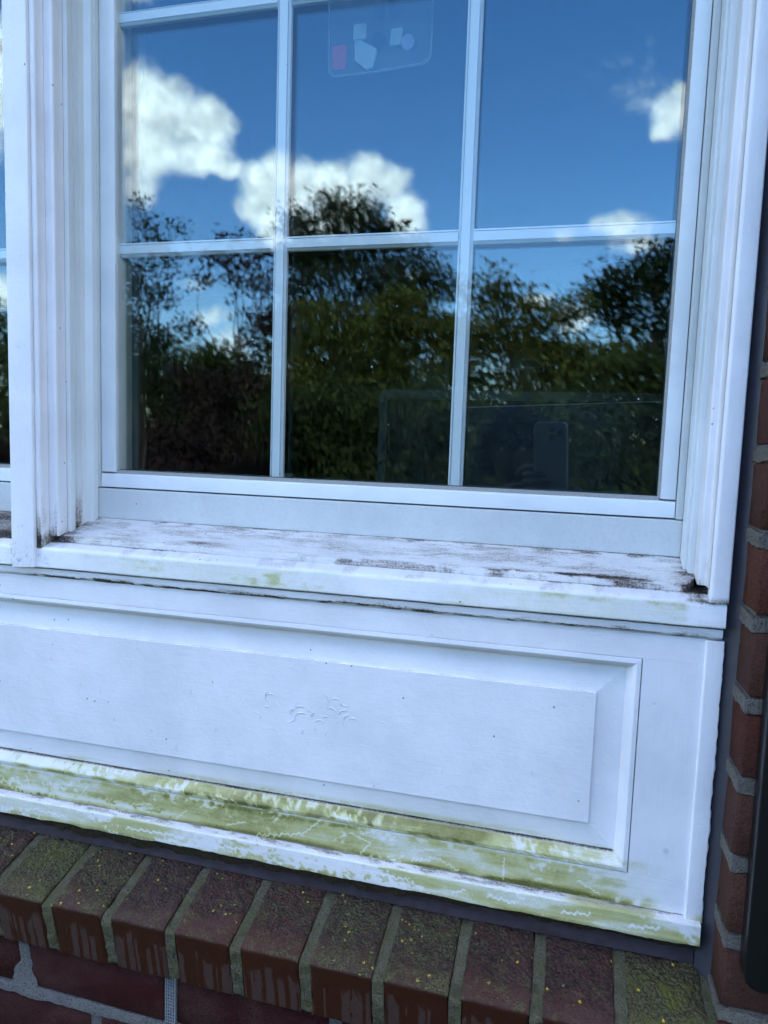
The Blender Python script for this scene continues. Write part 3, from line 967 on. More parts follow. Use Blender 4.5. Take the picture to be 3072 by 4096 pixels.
def pan_attr(X, Y, Z, S=None):
    n2 = fbm(X * 60, Z * 90, 1, 4, 53)
    sc = np.maximum(grazed(X, Z, TRAILS), 0)
    band = 0.9 * sstep(-0.36, -0.46, X)           # left part: broad flaked patches
    up = np.exp(-((Z + 0.4415) / 0.006) ** 2)
    sc = np.maximum(sc, flake(X, Z, 61, 0.50, 0.54) * band * up)
    dn = np.exp(-((Z + 0.480) / 0.007) ** 2) * sstep(-0.36, -0.50, X)
    sc = np.maximum(sc, flake(X, Z, 71, 0.50, 0.53) * dn)
    sc = 0.62 * sc
    sc = np.maximum(sc, 0.55 * flake(X, Z, 81, 0.52, 0.60) * sstep(0.40, 0.52, fbm(X * 150, Z * 150, 1, 3, 84)))
    sc = np.maximum(sc, np.exp(-((Z - ZO0 + 0.0004) / 0.0007) ** 2) * sstep(0.35, 0.5, n2) * (X < 0.06))
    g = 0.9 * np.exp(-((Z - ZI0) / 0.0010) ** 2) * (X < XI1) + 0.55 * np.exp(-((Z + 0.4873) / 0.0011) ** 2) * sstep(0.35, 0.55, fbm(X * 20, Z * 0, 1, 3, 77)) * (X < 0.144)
    g = g + 0.55 * np.exp(-((Z - ZF1) / 0.0012) ** 2) * sstep(0.3, 0.5, n2) * (X < XF1) + 0.4 * np.exp(-((Z - ZF0) / 0.0010) ** 2) * (X < XF1) + 0.3 * np.exp(-((Z + 0.189) / 0.003) ** 2) * n2  # dirty line at field top; shadow painted along the lower field edge
    g = g + 0.10 * sstep(0.45, 0.6, n2) * np.exp(-((Z + 0.442) / 0.006) ** 2)
    return {'algae': low_algae(X, Y, Z), 'grime_shade': np.clip(g, 0, 1), 'scrape': sc}


def sheet(name, x0, x1, z0, z1, D, mat, parent, step=0.002, attr=None, thick=0.012, disp=0.0003, seed=3, mitre=None, D1=None):
    """board with a finely divided face. D1: depth at its far z edge (sloped boards)"""
    nx = max(2, int((x1 - x0) / step)); nz = max(2, int((z1 - z0) / min(step, (z1 - z0) / 4)))
    xs = np.linspace(x0, x1, nx); zs = np.linspace(z0, z1, nz)
    X, Z = np.meshgrid(xs, zs, indexing='ij')
    Y = np.full(X.shape, D) + (fbm(X * 25, Z * 25, 1, 3, seed) - 0.5) * disp * 2
    V = np.stack([X, Y, Z + H0], -1).reshape(-1, 3).tolist()
    F = [(i * nz + j, (i + 1) * nz + j, (i + 1) * nz + j + 1, i * nz + j + 1) for i in range(nx - 1) for j in range(nz - 1)]
    at = attr(X, Y, Z) if attr else {}
    at = {k: np.concatenate([a.ravel(), np.zeros(4)]) for k, a in at.items()}
    b = len(V)
    V += [(x0, D + thick, z0 + H0), (x1, D + thick, z0 + H0), (x1, D + thick, z1 + H0), (x0, D + thick, z1 + H0)]
    bot = [i * nz for i in range(nx)]; topr = [i * nz + nz - 1 for i in range(nx)]
    lft = [j for j in range(nz)]; rgt = [(nx - 1) * nz + j for j in range(nz)]
    F.append(tuple(bot[::-1] + [b, b + 1])); F.append(tuple(topr + [b + 2, b + 3]))
    F.append(tuple(lft + [b + 3, b])); F.append(tuple(rgt[::-1] + [b + 1, b + 2])); F.append((b, b + 3, b + 2, b + 1))
    o = mesh_from(name, V, F, mat, parent, True, at)
    o.data.set_sharp_from_angle(angle=R(40))
    return o


# frame boards
sheet('top_rail', -1.46, 0.1446, ZO1 + 0.0003, -0.1886, DF, M_PAINT, pan, 0.003, pan_attr)
sheet('bottom_rail', -1.46, 0.1446, -0.4873, ZO0 - 0.0003, DF, M_PAINT, pan, 0.0014, pan_attr)
sheet('end_stile', XO1 + 0.0003, 0.1446, ZO0 - 0.0001, ZO1 + 0.0001, DF, M_PAINTV, pan, 0.003, pan_attr)
sheet('end_stile', -1.46, XO0 - 0.0003, ZO0 - 0.0001, ZO1 + 0.0001, DF, M_PAINTV, pan, 0.003, pan_attr)


def ring_sides(name, rects, mat, parent, step=0.0015, attr=None):
    """mitred moulding: rects = list of (x0,x1,z0,z1,D) from outside in; four mitred pieces in one mesh"""
    V = []; F = []; A = []
    rects = [np.array(r, float) for r in rects]
    # subdivide between rings
    RR = [rects[0]]
    for a, b in zip(rects[:-1], rects[1:]):
        L = max(abs(b[3] - a[3]), abs(b[4] - a[4]))
        n = max(1, int(L / 0.0018))
        for k in range(1, n + 1):
            RR.append(a + (b - a) * k / n)
    for side in range(4):
        x0, x1, z0, z1, _ = RR[0]
        L = (x1 - x0) if side in (0, 2) else (z1 - z0)
        st = step if side == 2 else step * 3
        n = max(2, int(L / st))
        base = len(V)
        for r in RR:
            for i in range(n + 1):
                t = i / n
                if side == 0: p = (r[0] + (r[1] - r[0]) * t, r[4], r[3])
                elif side == 1: p = (r[1], r[4], r[3] + (r[2] - r[3]) * t)
                elif side == 2: p = (r[0] + (r[1] - r[0]) * t, r[4], r[2])
                else: p = (r[0], r[4], r[2] + (r[3] - r[2]) * t)
                V.append(p)
        m = n + 1
        for k in range(len(RR) - 1):
            for i in range(n):
                q = (base + k * m + i, base + k * m + i + 1, base + (k + 1) * m + i + 1, base + (k + 1) * m + i)
                F.append(q if side in (0, 1) else q[::-1] if side == 2 else q)
    V = np.array(V)
    at = attr(V[:, 0], V[:, 1], V[:, 2]) if attr else None
    V[:, 2] += H0
    o = mesh_from(name, V, F, mat, parent, True, at)
    bm = bmesh.new(); bm.from_mesh(o.data); bmesh.ops.recalc_face_normals(bm, faces=bm.faces)
    # normals towards the viewer side (-Y)
    s = sum(f.normal.y for f in bm.faces)
    if s > 0:
        bmesh.ops.reverse_faces(bm, faces=bm.faces)
    bm.to_mesh(o.data); bm.free()
    o.data.set_sharp_from_angle(angle=R(28))
    return o


def inset(f, D):
    l = lambda a, b: a + (b - a) * f
    return (l(XO0, XI0), l(XO1, XI1), l(ZO0, ZI0), l(ZO1, ZI1), D)


ring_sides('ovolo_moulding', [inset(0, DF + 0.0025), inset(0.07, DF - 0.0008), inset(0.36, DF - 0.0012), inset(0.50, DF - 0.0002), inset(0.66, DF + 0.003), inset(0.82, DF + 0.008), inset(0.95, DF + 0.0125), inset(1, DR)], M_PAINT, pan, 0.0015, pan_attr)
ring_sides('bevel', [(XI0, XI1, ZI0, ZI1, DR), (XF0, XF1, ZF0, ZF1, DB)], M_PAINT, pan, 0.002, pan_attr)


def field_attr(X, Y, Z):
    n2 = fbm(X * 60, Z * 90, 1, 3, 54)
    return {'grime_shade': 0.10 * sstep(0.62, 0.75, fbm(X * 12, Z * 12, 1, 3, 55))}


fld = sheet('field', XF0, XF1, ZF0, ZF1, DFI, M_PAINT, pan, 0.004, field_attr, thick=0.004, disp=0.0002)
# a few curled scars in the paint near the middle of the field
rs = random.Random(5)
scar = []
for i in range(26):
    cx = -0.295 + rs.gauss(0, 0.050); cz = -0.326 + rs.gauss(0, 0.012)
    r = rs.uniform(0.004, 0.009); a0 = rs.uniform(0, 6.28); span = rs.uniform(1.2, 2.6)
    scar.append((cx, cz, r, a0, span))
mb = MB()
for cx, cz, r, a0, span in scar:
    prev = None
    for k in range(9):
        a = a0 + span * k / 8
        p = Vector((cx + r * math.cos(a), DFI - 0.0003, cz + H0 + r * 0.8 * math.sin(a)))
        if prev is not None:
            wd = 0.0002 + 0.00045 * math.sin(math.pi * (k - 0.5) / 8)
            mb.tube(prev, p, wd, wd, 5)
        prev = p
mb.build('paint_scars', M_PAINT, pan, smooth=True)['kind'] = 'stuff'

# corner board with chipped right edge
def cb_disp(X, Y, Z):
    e = sstep(0.1605, 0.1620, X)
    n = fbm(Z * 130, Z * 0, 1, 4, 91) - 0.5
    n2 = fbm(Z * 40, X * 0 + 3, 1, 2, 92) - 0.5
    return (e * (n * 0.0036 + n2 * 0.0024), e * n * 0.0012, X * 0)


extrude_z('corner_board', round_profile([(0.1446, 0.7640), (0.1458, 0.7612), (0.1616, 0.7608), (0.1622, 0.7660), (0.1622, 0.790), (0.1446, 0.790)], [0.0006, 0.0006, 0.0012, 0.0008, 0, 0]),
          -0.4905, -0.1892, M_PAINTV, pan, dz=0.0018, disp=cb_disp,
          attr=lambda X, Y, Z: {'algae': 0.45 * sstep(-0.475, -0.489, Z) * sstep(0.35, 0.6, fbm(X * 120, Z * 90, 1, 3, 93)), 'grime_shade': 0.5 * sstep(0.1612, 0.1622, X) * sstep(0.5, 0.62, fbm(X * 9, Z * 130, 1, 3, 94))})


def base_attr(X, Y, Z, S):
    n = fbm(X * 10, Z * 60, 1, 4, 101); n2 = fbm(X * 60, Y * 200 + Z * 60, 1, 4, 102)
    top = sstep(-0.4905, -0.4885, Z)
    g = top * (0.30 + 0.30 * sstep(0.4, 0.65, n2)) + 0.7 * sstep(-0.5105, -0.5135, Z) * sstep(0.30, 0.55, fbm(X * 14, Z * 0, 1, 3, 103))
    a = (1 - top) * (0.26 + 0.22 * sstep(0.45, 0.65, n)) + top * 0.6 * sstep(-0.32, 0.0, X) * sstep(0.4, 0.6, n)
    a = a + 0.35 * sstep(-0.507, -0.513, Z) * n
    sc = grazed(X, Z, TRAILS_F) * (1 - top)
    sc = np.maximum(sc, (1 - top) * flake(X, Z, 111, 0.53, 0.60) * 0.7)
    return {'algae': np.clip(a, 0, 1), 'grime_shade': np.clip(g * (1 - 0.6 * sc), 0, 1), 'scrape': sc}


def base_disp(X, Y, Z, S):
    low = sstep(-0.508, -0.5135, Z)
    n = fbm(X * 45, X * 0, 1, 4, 104) - 0.45
    return (X * 0, (fbm(X * 30, S * 30, 1, 3, 105) - 0.5) * 0.0006, low * n * 0.0045)


extrude_x('base_cap', round_profile([(0.768, -0.4876), (0.7545, -0.4897), (0.7538, -0.5125), (0.757, -0.5135), (0.790, -0.5135)], [0, 0.0016, 0.001, 0.001, 0]),
          -1.48, 0.1600, M_PAINT, pan, dx=0.0014, ds=0.0014, attr=base_attr, disp=base_disp)
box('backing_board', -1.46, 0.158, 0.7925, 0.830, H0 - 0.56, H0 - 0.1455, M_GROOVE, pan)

# sealant
g = empty('sealant_joint', (-0.6, 0.772, H0 - 0.54), 'dark purple grey sealant strip between the panel and the brick sill', 'sealant')
rsx = lambda X, Y, Z, S: (X * 0, (fbm(X * 20, S * 60, 1, 3, 121) - 0.5) * 0.002, (fbm(X * 12, X * 0, 1, 3, 122) - 0.5) * 0.003)
extrude_x('sealant_strip', [(0.770, -0.5155), (0.7705, -0.5310), (0.7690, -0.5430), (0.790, -0.5480), (0.790, -0.5155)], -1.48, 0.158, M_SEALP, g, dx=0.004, ds=0.003, disp=rsx)


def crud(X, Y, Z, S):
    n = fbm(X * 55, X * 0, 1, 5, 131); n2 = fbm(X * 9, X * 0, 1, 3, 132)
    low = (Z < -0.518)
    return (X * 0, (fbm(X * 130, S * 130, 1, 3, 133) - 0.5) * 0.004, low * (0.0030 - 0.020 * n * n2 * 1.5))


extrude_x('dirt_crust', [(0.7600, -0.5138), (0.7590, -0.5165), (0.7610, -0.5200), (0.7700, -0.5200), (0.7700, -0.5138)], -1.475, 0.158, M_CRUD, g, dx=0.002, ds=0.002, disp=crud)
g = empty('sealant_joint', (0.168, 0.765, H0 - 0.54), 'blue grey upright sealant strip between the white trim and the brick return', 'sealant')
extrude_z('sealant_strip', [(0.1590, 0.7680), (0.1635, 0.7655), (0.1690, 0.7625), (0.1750, 0.7560), (0.1750, 0.80), (0.1590, 0.80)], -0.5500, ZTOP + 0.03, M_SEAL, g, dz=0.008,
          disp=lambda X, Y, Z: (X * 0, (fbm(X * 90, Z * 14, 1, 3, 123) - 0.5) * 0.003, X * 0))

# ------------------------------------------------------------------ brick sill (rowlock)
bs = empty('brick_sill', (-0.66, 0.75, H0 - 0.64), 'sloping sill course of red bricks with green algae and yellow lichen under the white panel', 'brick sill')
PITCH = 0.0828
J0 = -0.5800                                      # centre of a joint
Y_A, Z_A = 0.6800, -0.5665                        # arris
SLOPE = 0.247


def top_z(y):
    return Z_A + (y - Y_A) * SLOPE


# per visible brick (from the left of the frame): algae, lichen, worn extent
# how far algae and lichen have taken each brick
LOOK = {-3: (0.75, 0.3, 0.6), -2: (0.60, 0.35, 0.6), -1: (1.15, 0.35, 0.55), 0: (0.85, 0.6, 0.75), 1: (0.50, 0.5, 0.8), 2: (0.62, 0.6, 0.85), 3: (0.62, 0.8, 0.85), 4: (0.80, 0.95, 0.8), 5: (0.85, 1.2, 0.9), 6: (0.62, 1.0, 0.9),
        7: (0.42, 0.45, 0.9), 8: (1.30, 0.10, 0.5)}
prof = round_profile([(0.846, top_z(0.846)), (Y_A, Z_A), (0.6935, -0.6395), (0.846, -0.615)], [0, 0.0035, 0.002, 0], 3)
for k in range(-11, 9):
    xa = J0 + (k) * PITCH + 0.0068
    xb = J0 + (k + 1) * PITCH - 0.0068
    if k == 8:
        xb = 0.1640
    al, li, wo = LOOK.get(k, (0.5, 0.3, 0.7))
    xm = (xa + xb) / 2; hw = (xb - xa) / 2
    sd = 200 + k * 7

    def att(X, Y, Z, S, al=al, li=li, wo=wo, sd=sd, xm=xm, hw=hw):
        top = (Y - Y_A)                             # distance back from the arris
        onface = sstep(Z_A - 0.0015, Z_A - 0.006, Z)
        n = fbm(X * 22, Y * 22, 1, 3, sd); n2 = fbm(X * 80, Y * 80, 1, 3, sd + 1)
        worn = sstep(0.012, 0.040, top + (n - 0.5) * 0.05 + 0.01 * (wo - 0.7)) * (1 - onface) * (0.4 + 0.6 * wo)
        a = al * (0.62 + 0.9 * (n - 0.5)) * (1 - 0.45 * worn) + al * 0.25 * np.exp(-((top - 0.06) / 0.03) ** 2)
        a = a * (1 - onface)
        l = li * sstep(0.42, 0.62, fbm(X * 30, Y * 30, 1, 2, sd + 2)) * (1 - onface) * (0.4 + 0.6 * sstep(0.0, 0.03, top))
        d = (Z_A - Z) / 0.073
        return {'worn': worn, 'algae': a, 'lichen': l, 'wet': onface, 'drop': np.clip(d, 0, 1) * 1.0}

    def dsp(X, Y, Z, S, sd=sd, xm=xm, hw=hw, wo=wo):
        e = sstep(hw - 0.0035, hw, np.abs(X - xm))
        onface = sstep(Z_A - 0.001, Z_A - 0.006, Z)
        vis = (Y < 0.80)
        n = fbm(X * 90, Y * 90 + Z * 90, 1, 4, sd + 4) - 0.5
        n2 = fbm(X * 25, Y * 25 + Z * 25, 1, 2, sd + 5) - 0.5
        worn = sstep(0.012, 0.045, Y - Y_A) * (1 - onface)
        dz = vis * ((1 - onface) * (n * (0.0009 + 0.0046 * worn) + n2 * 0.0024 * worn) - e * (0.0018 + 0.003 * np.abs(n2)))
        dy = vis * (onface * (n * 0.0010 + e * 0.0022 + n2 * 0.0012))
        dx = -np.sign(X - xm) * e * 0.0
        ed = sstep(hw - 0.0005, hw, np.abs(X - xm)) * np.sign(X - xm) * (fbm(Y * 90, Z * 90, 1, 3, sd + 6) - 0.5) * 0.0028
        return (dx + ed, dy, dz)
    o = extrude_x('brick', prof, xa, xb, M_SILLBRICK, bs, dx=0.0022, ds=0.0022, attr=att, disp=dsp)
# mossy mortar between them
mprof = round_profile([(0.846, top_z(0.846) - 0.002), (Y_A + 0.0020, Z_A - 0.0045), (0.6945, -0.6380), (0.846, -0.6150)], [0, 0.004, 0.002, 0], 3)
for k in range(-11, 10):
    xc = J0 + k * PITCH
    xa, xb = xc - 0.0060, xc + 0.0072
    if k == 9:
        xa, xb = 0.1632, 0.1775

    def md(X, Y, Z, S, k=k):
        n = fbm(X * 70, Y * 60 + Z * 60, 1, 4, 300 + k) - 0.5
        f = sstep(Z_A, Z_A - 0.01, Z) * sstep(-0.645, -0.61, -np.abs(Z))
        return ((fbm(Y * 120 + Z * 120, X * 0, 1, 3, 340 + k) - 0.5) * 0.0016, n * 0.006 - 0.001 * f, n * 0.0045 * (Y < 0.8))
    extrude_x('mortar_joint', mprof, xa, xb, M_MORTARG, bs, dx=0.002, ds=0.0025, disp=md)

# ------------------------------------------------------------------ brick walls
wall = empty('brick_wall', (0.6, 0.76, 0.0), 'dark red brick wall around and below the bay window, with pale rough mortar joints', 'brick wall')


def brick_mesh(L, Hh, D, seed, mat=None):
    bm = bmesh.new()
    bmesh.ops.create_cube(bm, size=1.0)
    for v in bm.verts:
        v.co = Vector((v.co.x * L, v.co.y * D, v.co.z * Hh))
    bmesh.ops.bevel(bm, geom=list(bm.edges), offset=0.0028, segments=1, affect='EDGES')
    rr = random.Random(seed)
    for v in bm.verts:
        v.co += Vector((rr.uniform(-1, 1) * 0.0011, rr.uniform(-1, 1) * 0.0007, rr.uniform(-1, 1) * 0.0012))
    me = bpy.data.meshes.new('brick')
    bm.to_mesh(me); bm.free()
    me.materials.append(mat or M_BRICK)
    me.polygons.foreach_set('use_smooth', [True] * len(me.polygons))
    return me


BH = 0.0630
STR = [brick_mesh(0.1940, BH, 0.0900, 400 + i) for i in range(5)]
STRD = [brick_mesh(0.1940, BH, 0.0900, 440 + i, M_DAMPSHADE) for i in range(5)]
HDR = [brick_mesh(0.0900, BH, 0.0900, 420 + i) for i in range(4)]
YB = 0.7100
rb = random.Random(3)


def lay(x, z, meshes, y=YB + 0.045):
    o = bpy.data.objects.new('brick', rb.choice(meshes))
    off = parent_world(wall)
    o.location = Vector((x, y + rb.uniform(-0.0012, 0.0012), z + H0)) - off
    o.rotation_euler = (rb.uniform(-0.006, 0.006), rb.uniform(-0.004, 0.004), rb.uniform(-0.006, 0.006))
    if rb.random() < 0.5:
        o.rotation_euler.z += math.pi if rb.random() < 0.5 else 0
    link(o, wall)
    return o


XR = 0.1734
CP = 0.0783
for k in range(-1, 24):
    zc = -0.548 + CP * k + CP / 2
    x = XR
    n = 0
    while x < 1.05:
        if k % 2 == 0 and n == 0:
            lay(x + 0.045, zc, HDR); x += 0.09 + 0.0125
        else:
            lay(x + 0.097, zc, STR); x += 0.194 + 0.0145
        n += 1
# second leaf seen in the return
# wall under the sill
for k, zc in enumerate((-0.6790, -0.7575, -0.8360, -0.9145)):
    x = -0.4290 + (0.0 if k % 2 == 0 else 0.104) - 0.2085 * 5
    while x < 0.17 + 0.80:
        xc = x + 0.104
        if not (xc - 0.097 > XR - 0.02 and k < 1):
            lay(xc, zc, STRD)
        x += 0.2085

# mortar bodies behind and between
box('mortar', XR + 0.0022, 1.056, YB + 0.0032, YB + 0.088, H0 - 0.952, H0 + 1.42, M_MORTAR, wall)
box('mortar', -1.515, XR + 0.0022, YB + 0.0032, YB + 0.088, H0 - 0.952, H0 - 0.642, M_MORTARL, wall)


def rough_bed(z, x0, x1, h, seed, mat, amp=0.003, out=0.0012):
    def d(X, Y, Z, S):
        n = fbm(X * 60, X * 0 + seed, 1, 4, seed) - 0.5
        m = fbm(X * 60, X * 0 + seed + 9, 1, 4, seed + 3) - 0.5
        up = Z > z
        return (X * 0, (fbm(X * 80, Z * 80, 1, 3, seed + 5) - 0.5) * 0.0016, np.where(up, n, m) * amp * 2)
    extrude_x('mortar_bed', [(YB + 0.012, z + h / 2), (YB - out, z + h / 2 - 0.002), (YB - out - 0.0006, z), (YB - out, z - h / 2 + 0.002), (YB + 0.012, z - h / 2)], x0, x1, mat, wall, dx=0.003, disp=d)


def corner_bed(z, seed):
    P = [(XR - 0.0008, 0.795), (XR - 0.0008, YB - 0.0008), (XR + 0.16, YB - 0.0008)]
    P = densify(P, 0.0025) + [(XR + 0.16, YB + 0.02), (XR + 0.02, YB + 0.02), (XR + 0.02, 0.795)]
    h = 0.0062

    def d(X, Y, Z):
        s_ = np.sign(Z - z)
        n = fbm(X * 75 + Y * 75, s_ * 3 + seed, 1, 4, seed) - 0.42
        e = (fbm(X * 200 + Y * 200, Z * 160, 1, 3, seed + 2) - 0.5) * 0.0016
        vis = (X < XR + 0.155) & ((X < XR + 0.001) | (Y < YB + 0.001))
        return (e * (X < XR) - 0.0004 * (X < XR), e * (Y < YB), s_ * n * 0.007 * (np.abs(Z - z) > h * 0.6) * vis)
    extrude_z('mortar_bed', P, z - h, z + h, M_MORTAR, wall, dz=h / 2.0, disp=d)


for k in range(-1, 24):
    corner_bed(-0.548 + CP * k - 0.0002, 600 + k)
rough_bed(-0.7185, -1.60, 0.17, 0.0175, 7, M_MORTARL, 0.0035)
rough_bed(-0.8753, -1.50, 0.95, 0.0150, 27, M_MORTARL, 0.002, 0.0005)
rough_bed(-0.7968, -1.50, 0.95, 0.0150, 17, M_MORTARL, 0.002, 0.0005)
# smeared upright joint at the lower left
mb = []
def sm(X, Y, Z):
    n = fbm(Z * 90, Z * 0, 1, 4, 55) - 0.5
    s = np.sign(X + 0.6375)
    wd = sstep(-0.668, -0.712, Z) * 0.012
    return (n * 0.010 + s * wd, X * 0, X * 0)
extrude_z('mortar_joint', [(-0.6465, YB + 0.01), (-0.6290, YB + 0.01), (-0.6300, YB - 0.0012), (-0.6450, YB - 0.0012)], -0.7115, -0.6440, M_MORTARL, wall, dz=0.003, disp=sm)
# plastic weep vent in an upright joint
vm = MB()
vx0, vx1, vz0, vz1 = -0.4352, -0.4228, -0.7100 + H0, -0.6450 + H0
for x in np.linspace(vx0, vx1, 5):
    vm.box(x - 0.0005, x + 0.0005, YB - 0.0010, YB + 0.006, vz0, vz1)
z = vz0
while z < vz1:
    vm.box(vx0, vx1, YB - 0.0007, YB + 0.005, z - 0.0005, z + 0.0005)
    z += 0.0042
vm.box(vx0, vx1, YB + 0.004, YB + 0.007, vz0, vz1)
vm.build('weep_vent', M_VENT, wall)

# walls of the house that lie outside the picture: brick pattern as a texture
def far_brick():
    m, t, out = new_mat('distant_brickwork')
    co = t.coord('Object')
    sx = t.new('ShaderNodeSeparateXYZ'); t.l.new(co, sx.inputs[0])
    cm = t.new('ShaderNodeCombineXYZ'); t.l.new(sx.outputs[0], cm.inputs[0]); t.l.new(sx.outputs[2], cm.inputs[1])
    b = t.new('ShaderNodeTexBrick')
    t.l.new(cm.outputs[0], b.inputs['Vector'])
    b.inputs['Color1'].default_value = BRICK[0] + (1,); b.inputs['Color2'].default_value = BRICK[3] + (1,)
    b.inputs['Mortar'].default_value = (0.3, 0.29, 0.27, 1)
    b.inputs['Scale'].default_value = 1.0; b.inputs['Mortar Size'].default_value = 0.007
    b.inputs['Brick Width'].default_value = 0.2085; b.inputs['Row Height'].default_value = 0.0783
    principled(t, out, b.outputs[0], 0.85, t.noise(co, 80, 4), 0.5, 0.002, 0.3)
    return m


M_FARB = far_brick()
hs = empty('house', (0, 3.0, 0), 'brick house whose outer walls and roof continue around the bay window', 'house')
box('side_wall', -6.0, -1.52, YB + 0.003, 0.90, 0.0, 2.95, M_FARB, hs)
box('side_wall', 1.0565, 4.0, YB + 0.003, 0.90, 0.0, 2.95, M_FARB, hs)
box('side_wall', -1.515, 1.056, YB + 0.004, 0.90, 0.0, H0 - 0.9525, M_FARB, hs)
box('lintel_wall', -1.515, 1.056, YB + 0.004, 0.90, H0 + 1.425, 2.95, M_FARB, hs)
box('head_casing', -1.50, 0.1740, 0.757, 0.90, H0 + ZTOP + 0.052, H0 + 1.4225, M_PAINT, hs)
box('inner_wall', 0.1800, 1.056, 0.7990, 0.90, H0 - 0.952, H0 + 1.4225, M_FARB, hs)
box('inner_wall', -1.5145, 0.1795, 0.831, 0.90, H0 - 0.952, H0 - 0.146, M_FARB, hs)
M_ROOF = flat_mat('roof_shingle', (0.06, 0.055, 0.05), 0.9, 0.2, 0.3, 8)
rm = MB()
V = [(-6.4, 0.30, 2.90), (4.4, 0.30, 2.90), (4.4, 4.6, 4.7), (-6.4, 4.6, 4.7), (-6.4, 9.2, 2.90), (4.4, 9.2, 2.90)]
rm.V = V + [(x, y, z + 0.16) for x, y, z in V]
rm.F = [[0, 3, 2, 1], [3, 4, 5, 2], [6, 7, 8, 9], [9, 8, 11, 10], [0, 1, 7, 6], [4, 10, 11, 5], [0, 6, 9, 3], [3, 9, 10, 4], [1, 2, 8, 7], [2, 5, 11, 8]]
rm.build('roof', M_ROOF, hs)
M_SOFF = flat_mat('soffit_white', (0.7, 0.7, 0.7), 0.6)
box('soffit', -6.3, 4.3, 0.32, 0.708, 2.84, 2.885, M_SOFF, hs)
box('back_wall', -6.0, 4.0, 8.6, 8.9, 0.0, 2.9, M_FARB, hs)
box('end_wall', -6.0, -5.8, 0.905, 8.6, 0.0, 2.9, M_FARB, hs)
box('end_wall', 3.8, 4.0, 0.905, 8.6, 0.0, 2.9, M_FARB, hs)

# ------------------------------------------------------------------ shutter
M_BLACKE = M_BLACK
sh = empty('shutter', (0.36, 0.70, H0 - 0.50), 'black louvred window shutter fixed to the bricks at the right edge', 'shutter')
sx0, sx1, sz0, sz1 = 0.1860, 0.5660, H0 - 0.500, H0 + 1.15


def plate(name, pts, y0, y1, mat, parent, bev=0.0015):
    n = len(pts)
    V = [(x, y0, z) for x, z in pts] + [(x, y1, z) for x, z in pts]
    F = [tuple(range(n)), tuple(range(n, 2 * n))[::-1]] + [(i, n + i, n + (i + 1) % n, (i + 1) % n) for i in range(n)]
    o = mesh_from(name, V, F, mat, parent)
    bm = bmesh.new(); bm.from_mesh(o.data); bmesh.ops.recalc_face_normals(bm, faces=bm.faces); bm.to_mesh(o.data); bm.free()
    if bev:
        bevel_mesh(o.data, bev, 2)
    return o


SY0, SY1 = 0.686, 0.7085
plate('stile', round_profile([(sx0, sz0), (sx0 + 0.05, sz0), (sx0 + 0.05, sz1), (sx0, sz1)], [0.016, 0, 0, 0.0], 5), SY0, SY1, M_BLACK, sh)
plate('stile', [(sx1 - 0.05, sz0), (sx1, sz0), (sx1, sz1), (sx1 - 0.05, sz1)], SY0, SY1, M_BLACK, sh)
for za, zb in ((sz0, sz0 + 0.07), (sz0 + 0.80, sz0 + 0.87), (sz1 - 0.07, sz1)):
    box('rail', sx0 + 0.0505, sx1 - 0.0505, SY0 + 0.0005, SY1, za, zb, M_BLACK, sh, 0.0012)
z = sz0 + 0.085
while z < sz1 - 0.08:
    if not (sz0 + 0.785 < z < sz0 + 0.875):
        o = box('slat', sx0 + 0.0505, sx1 - 0.0505, -0.013, 0.013, -0.0025, 0.0025, M_BLACK, None, 0.001)
        for v in o.data.vertices:
            v.co = Matrix.Rotation(R(-38), 3, 'X') @ v.co
        o.parent = sh
        o.location = Vector((0, 0.698, z)) - parent_world(sh)
    z += 0.034

# ------------------------------------------------------------------ things fixed on the glass, water
def gl_col(name, col, tr, rough=0.25):
    m, t, out = new_mat(name)
    d = t.new('ShaderNodeBsdfDiffuse'); t.put(d.inputs['Color'], col)
    tl = t.new('ShaderNodeBsdfTranslucent'); t.put(tl.inputs['Color'], col)
    a = t.new('ShaderNodeMixShader'); a.inputs[0].default_value = 0.35
    t.l.new(d.outputs[0], a.inputs[1]); t.l.new(tl.outputs[0], a.inputs[2])
    tp = t.new('ShaderNodeBsdfTransparent')
    b = t.new('ShaderNodeMixShader'); b.inputs[0].default_value = tr
    t.l.new(a.outputs[0], b.inputs[1]); t.l.new(tp.outputs[0], b.inputs[2])
    t.l.new(b.outputs[0], out.inputs[0])
    return m


M_RESIN = gl_col('cloudy_resin', (0.55, 0.62, 0.66), 0.84)
M_RESINE = gl_col('resin_edge', (0.75, 0.82, 0.85), 0.62)
M_RRED = gl_col('red_glass', (0.95, 0.10, 0.18), 0.05)
M_RWHT = gl_col('white_glass', (0.75, 0.85, 0.88), 0.15)
M_RLIL = gl_col('lilac_glass', (0.62, 0.62, 0.82), 0.2)
M_RDRK = gl_col('dark_glass', (0.01, 0.03, 0.09), 0.45)
YC = 0.885
sc_ = empty('suncatcher', (-0.285 * YC, YC, H0 + 0.50), 'clear rounded resin suncatcher with red, white and lilac glass pieces hanging behind the glass', 'suncatcher')


def slab(name, pts, y0, y1, mat, r=0.0):
    P = [(u * YC, v * YC + H0) for u, v in pts]
    return plate(name, round_profile(P, [r] * len(P), 5) if r else P, y0, y1, mat, sc_, 0.0)


